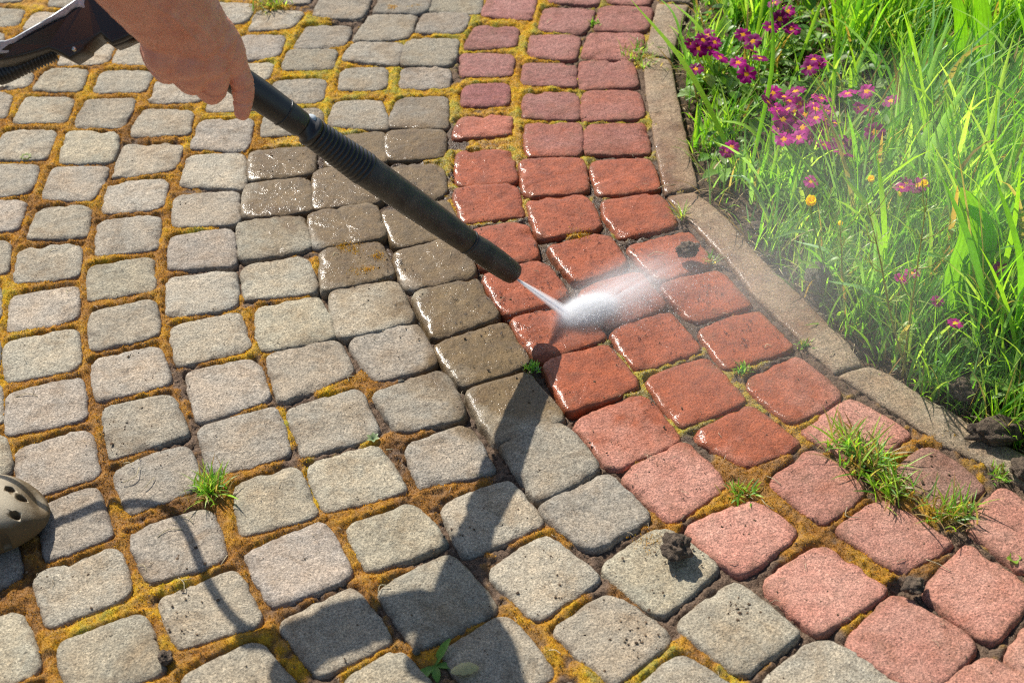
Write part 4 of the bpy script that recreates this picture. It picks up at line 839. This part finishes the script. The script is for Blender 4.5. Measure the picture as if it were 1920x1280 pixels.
# buttercups
for lab, base, head, z, r in [('tallest yellow buttercup, cup open over the wet soil beside the kerb', (1552,560), (1519,385), .13, .0135), ('small yellow buttercup partly hidden by a broad blade', (1660,470), (1632,341), .12, .009), ('small yellow buttercup beside the dark primrose blooms', (1738,500), (1731,351), .13, .010)]:
    bp = at(*base); bp[2] = bed_z(bp[None])[0]; pl = tag(empty('buttercup', bp), lab, 'buttercup', 'yellow buttercups in the bed'); hw = on(head, bp[2]+z)-bp; st = MB()
    st.add(*tube(spline([np.zeros(3), hw*np.array([.3, .3, .45]), hw*np.array([.8, .8, .8]), hw], 5), .0011, 8), (.25, .36, .05))
    st.add(*tube(spline([hw*np.array([.3, .3, .45]), hw*.62+np.array([.025, -.005, 0]), hw*.8+np.array([.035, 0, 0])], 4), .0008, 6), (.25, .36, .05)); st.add(*sphere(hw*.8+np.array([.036, 0, .002]), .0036, 8, 6), (.85, .68, .02)); st.build('stem', M['leaf'], pl)
    pm = MB()
    for k in range(5):
        V, F = leaf_shape(r*1.15, r*.62, 5, .5, .05); pm.add(rotz(tilt(V, .85), 2*math.pi*k/5), F, np.array((.92, .74, .008))*rg.uniform(.85, 1.1))
    f = pm.build('flower', M['petal'], pl); f.location = hw; f.rotation_euler = (.25, -.15, .4)
    lm = MB()
    for k in range(6):
        V, F = leaf_shape(rg.uniform(.025, .045), .004, 5, .2, .4); lm.add(rotz(tilt(V, .4), rg.uniform(0, 6.28))+hw*np.array([.3, .3, .45])*rg.uniform(0, 1), F, (.2, .36, .05))
    lm.build('leaves', M['leaf'], pl)

# tulip-like plants with broad leaves
def broad(P, W, col, cup=.35):
    P = spline(P, 6); V = []; F = []; n = len(P)
    for i, p in enumerate(P):
        t = i/(n-1); d = P[min(i+1, n-1)]-P[max(i-1, 0)]; d /= np.linalg.norm(d); s = np.cross(d, -FWD+.3*RIGHT); s /= np.linalg.norm(s); nn = np.cross(s, d)
        w = W*math.sin(math.pi*min(1, .16+.84*t))**.6
        if i == n-1: w = W*.03
        for j in np.linspace(-1, 1, 13): V.append(p+s*j*w+nn*(cup*w*j*j+.02*w*(round(j*6) % 2)))
    for i in range(n-1):
        for j in range(12): F.append((i*13+j, i*13+j+1, (i+1)*13+j+1, (i+1)*13+j))
    return np.array(V), F, col
for lab, base, leaves_ in [('tall tulip plant with broad pale leaves standing near the top edge of the bed', (1815,300), [([(1815,300,0),(1822,180,.08),(1838,60,.17),(1828,-70,.27)], .021), ([(1815,300,0),(1805,190,.07),(1808,120,.12),(1770,62,.16)], .016), ([(1815,290,0),(1825,218,.055),(1790,192,.07),(1728,172,.07)], .0185), ([(1815,290,0),(1800,120,.12),(1795,20,.20),(1765,-60,.26)], .013)]),
                           ('broad-leaved tulip plant with one wide upright leaf deep in the grass', (1790,640), [([(1780,640,0),(1795,540,.07),(1820,440,.14),(1802,352,.2)], .032), ([(1800,640,0),(1830,520,.09),(1850,430,.15),(1800,380,.18)], .014)])]:
    bp = at(*base); pl = tag(empty('tulip_plant', bp), lab, 'tulip plant')
    for pts, W in leaves_:
        V, F, col = broad([on((x, y), z)-bp for x, y, z in pts], W, (.19, .44, .02)); mesh('leaf', V, F, M['leaf'], pl, attrs={'tint': np.array(col)[None]*(.86+.26*(np.arange(len(V)) % 13 % 2)+.12*(np.arange(len(V)) % 13 == 6))[:, None]})

# stalks with whorls of thin leaves, whose shadows fall over the kerb
rg = np.random.default_rng(8)
for lab, base, top, z in [('branched stalk with thin whorled leaves whose shadow crosses the kerb', (1692,706), (1738,372), .235), ('thin branched stalk beside the tallest buttercup', (1585,590), (1575,425), .115), ('second branched stalk leaning over the kerb shadows', (1705,716), (1625,380), .2)]:
    bp = at(*base, -.005); tp = on(top, z)-bp; pl = tag(empty('weed_stalk', bp), lab, 'weed'); st = MB(); lm = MB()
    path = spline([np.zeros(3), tp*np.array([.4, .4, .35]), tp*np.array([.7, .7, .7]), tp], 8); st.add(*tube(path, np.linspace(.0016, .0006, len(path)), 7), (.34, .33, .10))
    for k in range(6, len(path), 4):
        for j in range(6):
            a = j*1.05+rg.normal(0, .2); V, F = leaf_shape(rg.uniform(.014, .030), .0011, 4, .1, .3); lm.add(rotz(tilt(V, rg.uniform(0, .5)), a)+path[k], F, (.30, .40, .09))
        if rg.random() < .7:
            a = rg.uniform(0, 6.28); e = path[k]+np.array([.03*math.cos(a), .03*math.sin(a), .03]); st.add(*tube(spline([path[k], (path[k]+e)/2+np.array([0, 0, -.004]), e], 3), .0006, 5), (.34, .33, .10))
            for j in range(5): V, F = leaf_shape(rg.uniform(.010, .02), .001, 4, .1, .3); lm.add(rotz(tilt(V, .4), j*1.25)+e, F, (.33, .40, .09))
    st.build('stem', M['leaf'], pl); lm.build('leaves', M['leaf'], pl)

# the weed with a pale lobed leaf over the kerb
bp = at(1300, 182); pl = MB(); rg = np.random.default_rng(2)
for a, L, W in [(1.9, .036, .010), (2.5, .03, .008), (1.1, .03, .008), (.3, .03, .009), (-1.2, .025, .008)]:
    V, F = leaf_shape(L, W, 10, .3, .5, .2); pl.add(rotz(tilt(V, .35), a), F, (.33, .47, .20))
o = pl.build('lobed_weed', M['leaf']); o.location = bp; tag(o, 'pale green lobed-leaf weed spilling over the kerb by the primroses', 'weed')

# tufts growing out of the joints
def tuft(lab, px, n, L, spread, straw, seed, bases=None, w=(.0006, .0014), cat='grass tuft'):
    rng = np.random.default_rng(seed); bp = at(*px, -.004); b = np.c_[rng.normal(0, spread, (n, 2)), np.zeros(n)]
    if bases: bs = np.array([at(*q, -.004)-bp for q in bases]); b += bs[rng.integers(0, len(bs), n)]
    V, F, C = blades(b, rng.uniform(0, 6.28, n), rng.uniform(.1, 1.1, n), rng.uniform(.2, 1.1, n), rng.uniform(.35, 1, n)*L, rng.uniform(*w, n), greens(n, straw, rng), 6, twist=rng.normal(0, .6, n))
    o = mesh('grass_tuft', V, F, M['leaf'], attrs={'tint': C}); o.location = bp; tag(o, lab, cat, 'grass tufts between the pavers'); return o
tuft('bright grass tuft in a dry grey joint, nearest the clog and hose shadow', (397,922), 130, .042, .009, .3, 1)
tuft('largest grass tuft, spread along a joint between red pavers by the kerb', (1625,868), 300, .055, .011, .42, 2, [(1580,830),(1600,850),(1620,880),(1655,905),(1680,925),(1640,870),(1600,845)], (.0007, .0018))
tuft('pale grass tuft in the red joint nearest the frame edge', (1785,968), 110, .05, .010, .5, 3, [(1740,952),(1775,968),(1800,975),(1790,965)])
tuft('small low grass tuft beside the broad brown moss patch in red pavers', (1388,928), 90, .022, .007, .35, 4)
tuft('small grass tuft against the kerb at the upper red pavers', (1205,112), 90, .035, .012, .35, 5, [(1190,108),(1212,122),(1200,95)])
tuft('flattened pale tuft between grey pavers at the top edge', (508,14), 130, .05, .014, .65, 6)
tuft('tiny dark green tuft at the tip of the lance shadow', (1000,690), 80, .012, .005, .05, 7)
tuft('small moss-green tuft in the joint crossing between red pavers', (1392,694), 70, .014, .005, .15, 8)
tuft('tiny sprig in the joint against the kerb under the spray mist', (1336,492), 24, .022, .004, .4, 9)
tuft('thin sprig leaning over the kerb joint by the wet red pavers', (1278,408), 22, .035, .004, .4, 10)
tuft('tiny tuft in the kerb joint above the long red pavers', (1508,648), 40, .016, .005, .2, 11)
tuft('tiny tuft in the kerb joint near the dark red paver', (1872,892), 50, .018, .006, .3, 12)
tuft('small green sprig in the moss between the upper red rows', (1112,46), 30, .014, .005, .1, 13)
def rosette(lab, px, spec, col, name='leafy_weed'):
    bp = at(*px, -.003); m_ = MB()
    for a, L, W, t_ in spec:
        V, F = leaf_shape(L, W, 8, .2, .35, .05); m_.add(rotz(tilt(V, t_), a), F, np.array(col if t_ > -.5 else (.5, .42, .25)))
    o = m_.build(name, M['leaf']); o.location = bp; return tag(o, lab, 'weed')
rosette('broad-leaved weed growing from the joint inside the hand shadow', (815,1248), [(2.35, .036, .0062, -.1), (-.55, .036, .0048, .25), (3.3, .022, .005, -.1), (-1.6, .026, .0045, -.2)], (.16, .33, .05))
rosette('tiny grey-green seedling in a grey joint above the rust moss', (700,825), [(k*1.1, .011, .0028, .5) for k in range(6)], (.32, .42, .24))
rosette('row of tiny pale seedlings on the moss at the frame edge', (50,298), [(k*.9, .012, .003, .5) for k in range(7)], (.38, .45, .22))
rosette('tiny clover-like seedling in the joint by the frame edge between red pavers', (1900,1050), [(k*1.6, .010, .004, .4) for k in range(4)], (.25, .42, .05))
V, F = leaf_shape(.034, .0085, 8, -.35, .5, .1); o = MB(); o.add(tilt(V, .1), F, (.50, .48, .27)); o = o.build('dry_leaf', M['leaf']); o.location = at(845, 1258, .004); o.rotation_euler = (0, 0, -1.45); tag(o, 'curled pale dry leaf lying beside the broad-leaved weed', 'leaf')
# ---------------------------------------------------------------- clods, stones, litter
def clod(name, lab, px, r, seed, mat='clod', z=0, stretch=(1, 1, .75), cat='soil clod', group=None, rough=.4):
    c = at(*px, z); V, F = lump((0, 0, 0), r, seed, stretch, rough, 44, 30); V[:, 2] -= V[:, 2].min() if z == 0 else 0
    V += vnoise(V, 260, seed)[:, None]*V/np.linalg.norm(V, axis=1)[:, None].clip(1e-6)*.0012
    o = mesh(name, V, F, M[mat]); o.location = c-np.array([0, 0, .002 if z == 0 else 0]); tag(o, lab, cat, group); return o
clod('soil_clod', 'dark crumbly soil clod lying on a dry grey paver', (1268, 1042), .0155, 3)
clod('soil_clod', 'dark rounded clod thrown up by the spray, hanging over a red paver', (1290, 467), .0115, 8, z=.017, stretch=(1.3, 1, .8), rough=.4)
clod('soil_clod', 'small brown clod at the corner of a dry grey paver beside the hose shadow', (312, 1238), .0075, 12)
clod('soil_clod', 'loose dark clod in the open joint hole between dry red pavers', (1712, 1105), .010, 15, stretch=(1.2, 1, .7))
clod('soil_lump', 'large black crumbly soil lump on the outer edge of the dry kerb', (1872, 822), .021, 21, stretch=(1.6, .8, .6), cat='soil lump')
clod('soil_lump', 'small black soil lump at the frame edge on the dry kerb', (1915, 892), .014, 22, stretch=(1, 1, .7), cat='soil lump')
clod('soil_lump', 'long wet dark soil lump behind the misted kerb', (1440, 436), .016, 23, stretch=(2.0, .8, .5), cat='soil lump')
clod('soil_lump', 'dark wet soil lump at the foot of the dense grass near the frame edge', (1808, 742), .015, 24, stretch=(1.4, 1, .7), cat='soil lump')
clod('stone', 'mossy brown stone in the bed near the tallest buttercup', (1530, 545), .022, 31, 'rock', stretch=(.8, 1, 1), cat='stone', rough=.18)
clod('stone', 'brown stone deep in the grass under the dark primrose blooms', (1695, 385), .025, 32, 'rock', stretch=(1.3, 1, .7), cat='stone', rough=.18)
clod('stone', 'dark stone in the soil under the low grass behind the kerb joint', (1735, 620), .022, 33, 'rock', stretch=(1.2, 1, .8), cat='stone', rough=.2)
clod('pebble', 'small grey pebble in the shaded joint above the broad-leaved weed', (780, 1222), .0042, 41, 'rock', cat='pebble', rough=.15)
clod('pebble', 'small pale pebble in the joint beside the sprouting moss of a grey paver', (752, 716), .0038, 42, 'rock', cat='pebble', rough=.15)
rg = np.random.default_rng(44); crm = MB()
def crumb(px, r, z=0.0):
    V, F = sphere((0, 0, 0), 1, 6, 4); V = np.array(V)*(1+rg.normal(0, .25, (len(V), 1)))*r*np.array([rg.uniform(.7, 1.3), rg.uniform(.7, 1.3), .65])
    c = at(*px); crm.add(V+c+np.array([0, 0, z+r*.3]), F, np.array((.10, .066, .04))*rg.uniform(.6, 2.0))
for cx, cy, sx, n in [(1378,1148,16,16), (1385,1128,14,8), (1180,1205,25,12), (1210,1175,30,8), (1160,1190,60,10), (1420,1160,50,6), (1060,1100,30,4), (985,1130,30,3), (1250,1075,40,10), (1085,1035,60,10), (1330,1050,40,6), (800,1000,20,8), (870,990,15,5), (780,1040,30,6), (320,1130,50,25), (330,1060,50,18), (100,1090,60,14), (980,720,30,8), (930,660,40,8), (960,690,20,10), (1100,700,40,6), (1085,730,20,5), (1120,870,40,12), (760,640,30,5), (1240,790,40,5), (1410,1000,20,10), (1720,880,50,14), (880,430,60,8), (1020,560,60,10), (250,790,60,30), (240,840,40,16), (540,300,40,18), (680,490,40,26), (720,560,50,10), (1720,760,60,6), (1500,640,60,6), (1265,180,20,3)]:
    for k in range(n): crumb((cx+rg.normal(0, sx), cy+rg.normal(0, sx*.6)), rg.uniform(.0006, .0008+.0016*rg.random()))
for k in range(900): crumb((rg.uniform(-20, 1940), rg.uniform(-10, 1290)), rg.uniform(.0004, .0011))
tag(crm.build('debris', M['crumb'], smooth=False), kind='stuff', label='dark soil crumbs scattered over the pavers', cat='debris')
sw = MB()
def straw(px, L, ang, col=(.55, .46, .28), r=.0005, bow=.004, z=.0015):
    c = at(*px, z); d = np.array([math.cos(ang), math.sin(ang), 0]); n = np.array([-d[1], d[0], 0])
    sw.add(*tube(spline([c-d*L/2, c+n*bow*rg.normal(0, 1)+np.array([0, 0, .0015]), c+d*L/2], 4), r, 5), np.array(col)*rg.uniform(.7, 1.2))
for px, L, a in [((50,743),.028,.0), ((100,470),.012,.5), ((130,548),.008,1.3), ((630,478),.01,.6), ((730,842),.008,.1), ((895,889),.012,.1), ((720,1105),.016,.6), ((340,1095),.022,-1.1), ((318,1000),.03,.4), ((350,975),.02,-.6), ((420,1050),.016,1.2), ((265,1065),.015,-.6), ((240,870),.012,-.4), ((280,905),.02,1.1), ((245,890),.03,1.0), ((1450,900),.022,-.8), ((1215,1010),.02,.3), ((1440,945),.02,2.2), ((1620,850),.03,-.9), ((1700,925),.03,-.3), ((1560,665),.01,.6), ((1560,590),.022,.3), ((1480,500),.016,.1), ((1440,650),.01,.3), ((1600,960),.02,-1), ((1230,130),.025,-.4), ((1190,20),.012,.2), ((1030,40),.02,1.0), ((1250,350),.03,.3), ((1700,690),.022,-.8), ((1760,770),.02,-.9), ((1840,790),.03,-.8), ((1230,478),.025,.2), ((1040,1222),.014,-.4), ((560,30),.02,.6), ((540,50),.02,-.8), ((1760,1060),.03,-.7), ((350,1085),.012,.2), ((660,710),.012,1)]:
    straw(px, L, a)
for k in range(240):
    px = (rg.uniform(-10, 1930), rg.uniform(-5, 1290)); straw(px, rg.uniform(.003, .012), rg.uniform(0, 3.14), (.45, .36, .24), .0003, .001)
for k in range(420):                                              # litter along the foot of the bed
    y = rg.uniform(.85, 2.5); u = abs(rg.normal(.03, .04)); c = np.array([kerb_x(y)+u, y, 0]); c[2] = bed_z(c[None])[0]+.004
    a = rg.uniform(0, 6.28); L = rg.uniform(.006, .035); d = np.array([math.cos(a), math.sin(a), rg.normal(0, .2)])
    sw.add(*tube([c-d*L/2, c+np.array([0, 0, .002]), c+d*L/2], rg.uniform(.0003, .0010), 5), np.array([(.42, .30, .17), (.30, .17, .08), (.55, .44, .28)][rg.integers(3)])*rg.uniform(.6, 1.2))
tag(sw.build('straw', M['crumb']), kind='stuff', label='dry straw and root bits lying on the paving and bed edge', cat='litter')

# ---------------------------------------------------------------- water
IMP = at(1066, 590, .001); OUT = prox(-.0005)+(-UP*.004)
def wmat(name, alpha):
    t = NT(name); b = t.n('ShaderNodeBsdfDiffuse'); t.put(b.inputs[0], (.93, .95, .97)); tr = t.n('ShaderNodeBsdfTranslucent'); t.put(tr.inputs[0], (.93, .95, .97))
    m1 = t.n('ShaderNodeMixShader'); m1.inputs[0].default_value = .5; t.t.links.new(b.outputs[0], m1.inputs[1]); t.t.links.new(tr.outputs[0], m1.inputs[2])
    tp = t.n('ShaderNodeBsdfTransparent'); m2 = t.n('ShaderNodeMixShader'); t.t.links.new(tp.outputs[0], m2.inputs[1]); t.t.links.new(m1.outputs[0], m2.inputs[2])
    t.put(m2.inputs[0], alpha(t)); t.t.links.new(m2.outputs[0], t.out.inputs['Surface']); return t.m
M['jet'] = wmat('jet_spray', lambda t: t.math('MULTIPLY', t.attr('dens'), t.ramp(t.noise(t.attr('flow', out='Color'), 1, 3, .6), (.28, .45), (.62, 1.))))
# fan-shaped jet: nested soft shells from the outlet to the strip it cleans
ja = at(1082, 606)-at(1050, 570); jw = np.linalg.norm(ja); ja /= jw; jd = (IMP-OUT)/np.linalg.norm(IMP-OUT); jb = np.cross(jd, ja)
JV_, JF_, JD, JFl, kk = [], [], [], [], 0
for sh, dn in ((1.0, .24), (.8, .34), (.6, .5), (.4, .7), (.2, .9)):
    n, sg = 20, 20
    for i in range(n):
        t = i/(n-1); c = OUT+(IMP-OUT)*t
        for j in range(sg):
            a = 2*math.pi*j/sg; wa = (.0016+(jw*.5-.0016)*t)*sh; wb = (.0016+.0075*t)*sh
            JV_.append(c+ja*wa*math.cos(a)+jb*wb*math.sin(a)); JD.append(dn*(1-.35*t)); JFl.append((t*3+sh*9, math.cos(a)*sh*7, math.sin(a)*sh*3))
    JF_ += [(kk+i*sg+j, kk+i*sg+(j+1) % sg, kk+(i+1)*sg+(j+1) % sg, kk+(i+1)*sg+j) for i in range(n-1) for j in range(sg)]; kk += n*sg
jet = mesh('water_jet', np.array(JV_), JF_, M['jet'], attrs={'dens': np.array(JD), 'flow': np.array(JFl)}); tag(jet, 'white fan of water shooting from the nozzle onto the red paver', 'water jet')
jet.visible_shadow = True
def vol(name, center, xdir, size, dens, aniso, label, nsc, power):
    """a closed cloud of fine droplets, thinning outwards"""
    t = NT(name); co = t.n('ShaderNodeTexCoord').outputs['Object']; ln = t.n('ShaderNodeVectorMath', operation='LENGTH'); t.put(ln.inputs[0], co)
    f = t.math('POWER', t.math('SUBTRACT', 1.0, ln.outputs['Value'], True), power)
    mp = t.n('ShaderNodeMapping'); mp.inputs['Scale'].default_value = nsc; t.put(mp.inputs[0], co)
    d_ = t.math('MULTIPLY', t.math('MULTIPLY', f, dens), t.ramp(t.noise(mp.outputs[0], 1, 4, .6), (.32, .25), (.7, 1.6)))
    pv = t.n('ShaderNodeVolumePrincipled'); pv.inputs['Color'].default_value = (.97, .98, 1, 1); pv.inputs['Anisotropy'].default_value = aniso; t.put(pv.inputs['Density'], d_); t.t.links.new(pv.outputs[0], t.out.inputs['Volume'])
    V, F = sphere((0, 0, 0), 1, 24, 14); o = mesh(name, np.array(V), F, t.m); d = np.array(xdir, float); d[2] = 0; d /= np.linalg.norm(d)
    o.matrix_world = Matrix.Translation(Vector(center)) @ Matrix.Rotation(math.atan2(d[1], d[0]), 4, 'Z') @ Matrix.Diagonal((*size, 1)); tag(o, label, 'spray', kind='stuff'); return o
flow = at(1250, 500)-at(1080, 595)
c1 = at(1104, 582, .006); vol('splash_core', c1, at(1180, 560)-at(1080, 592), (.064, .034, .028), 3800, .2, 'white splash where the water jet strikes', (3, 9, 6), 3.6)
c2 = at(1170, 545, .012); vol('splash_sheet', c2, flow, (.18, .085, .038), 66, .2, 'thin sheet of spray fanning off the red pavers', (2.2, 11, 4), 2.9)
c3 = at(1400, 520, .05); vol('spray', c3, at(1560, 470)-at(1150, 560), (.30, .13, .09), 1.6, .3, 'fine spray drifting over the kerb', (3, 4, 3), 1.5)
c4 = at(1690, 420, .12); vol('mist', c4, at(1800, 250)-at(1500, 480), (.50, .28, .20), 0.85, .3, 'faint water mist hanging in the grass', (3, 3, 3), .8)
t = NT('water'); gb = t.n('ShaderNodeBsdfGlossy'); t.put(gb.inputs[0], (.9, .9, .9)); gb.inputs['Roughness'].default_value = .05; tb = t.n('ShaderNodeBsdfTransparent'); fr = t.n('ShaderNodeFresnel'); fr.inputs[0].default_value = 1.5
mxs = t.n('ShaderNodeMixShader'); t.t.links.new(fr.outputs[0], mxs.inputs[0]); t.t.links.new(tb.outputs[0], mxs.inputs[1]); t.t.links.new(gb.outputs[0], mxs.inputs[2]); t.t.links.new(mxs.outputs[0], t.out.inputs['Surface']); M['water'] = t.m
M['foam'] = wmat('foam_drop', lambda t: t.math('ADD', .75, 0.0))
dr = MB(); fd = MB(); rg = np.random.default_rng(77)
def drop(P, r): dr.add(*sphere(P, r, 7, 5))
for k in range(900):                                             # beads and bubbles sitting in the washed joints and on wet stone
    px = np.array([(985,600), (950,590), (1000,640), (1020,560), (1090,530), (1215,590), (1290,600), (1180,470), (900,560), (830,330), (600,330), (740,540), (1060,420), (1330,540), (1400,620)][rg.integers(15)])+rg.normal(0, 30, 2); drop(at(*px, rg.choice([-.008, .001])), rg.uniform(.0005, .0019))
for k in range(1500):                                             # droplets flying off the strike
    t_ = rg.random()**1.6; px = np.array((1090, 592))+np.array((190, -70))*t_*rg.uniform(.3, 2.2)+rg.normal(0, 6+34*t_, 2); fd.add(*sphere(at(*px, abs(rg.normal(.004, .03))*(.3+t_)), rg.uniform(.0002, .00065), 6, 4))
tag(dr.build('water_droplets', M['water']), kind='stuff', label='water beads lying in the washed joints', cat='droplets')
tag(fd.build('spray_droplets', M['foam']), kind='stuff', label='white droplets flying off the splash', cat='droplets')
bd = MB()
for k in range(46):                                              # beads on the lance
    q = rg.uniform(.0, .7); a = rg.uniform(-1.2, 1.6); u, w, dd = frame_of(AX); dirc = (-FWD*math.cos(a)+UP*math.sin(a)); dirc -= AX*np.dot(dirc, AX); dirc /= np.linalg.norm(dirc); bd.add(*sphere(prox(q*LEN/.61)+dirc*(r_(50+10*q, q)), rg.uniform(.0006, .0014), 8, 6))
ob = bd.build('water_beads', M['water'], lance); ob.location = -np.array([TIP[0], TIP[1], 0])
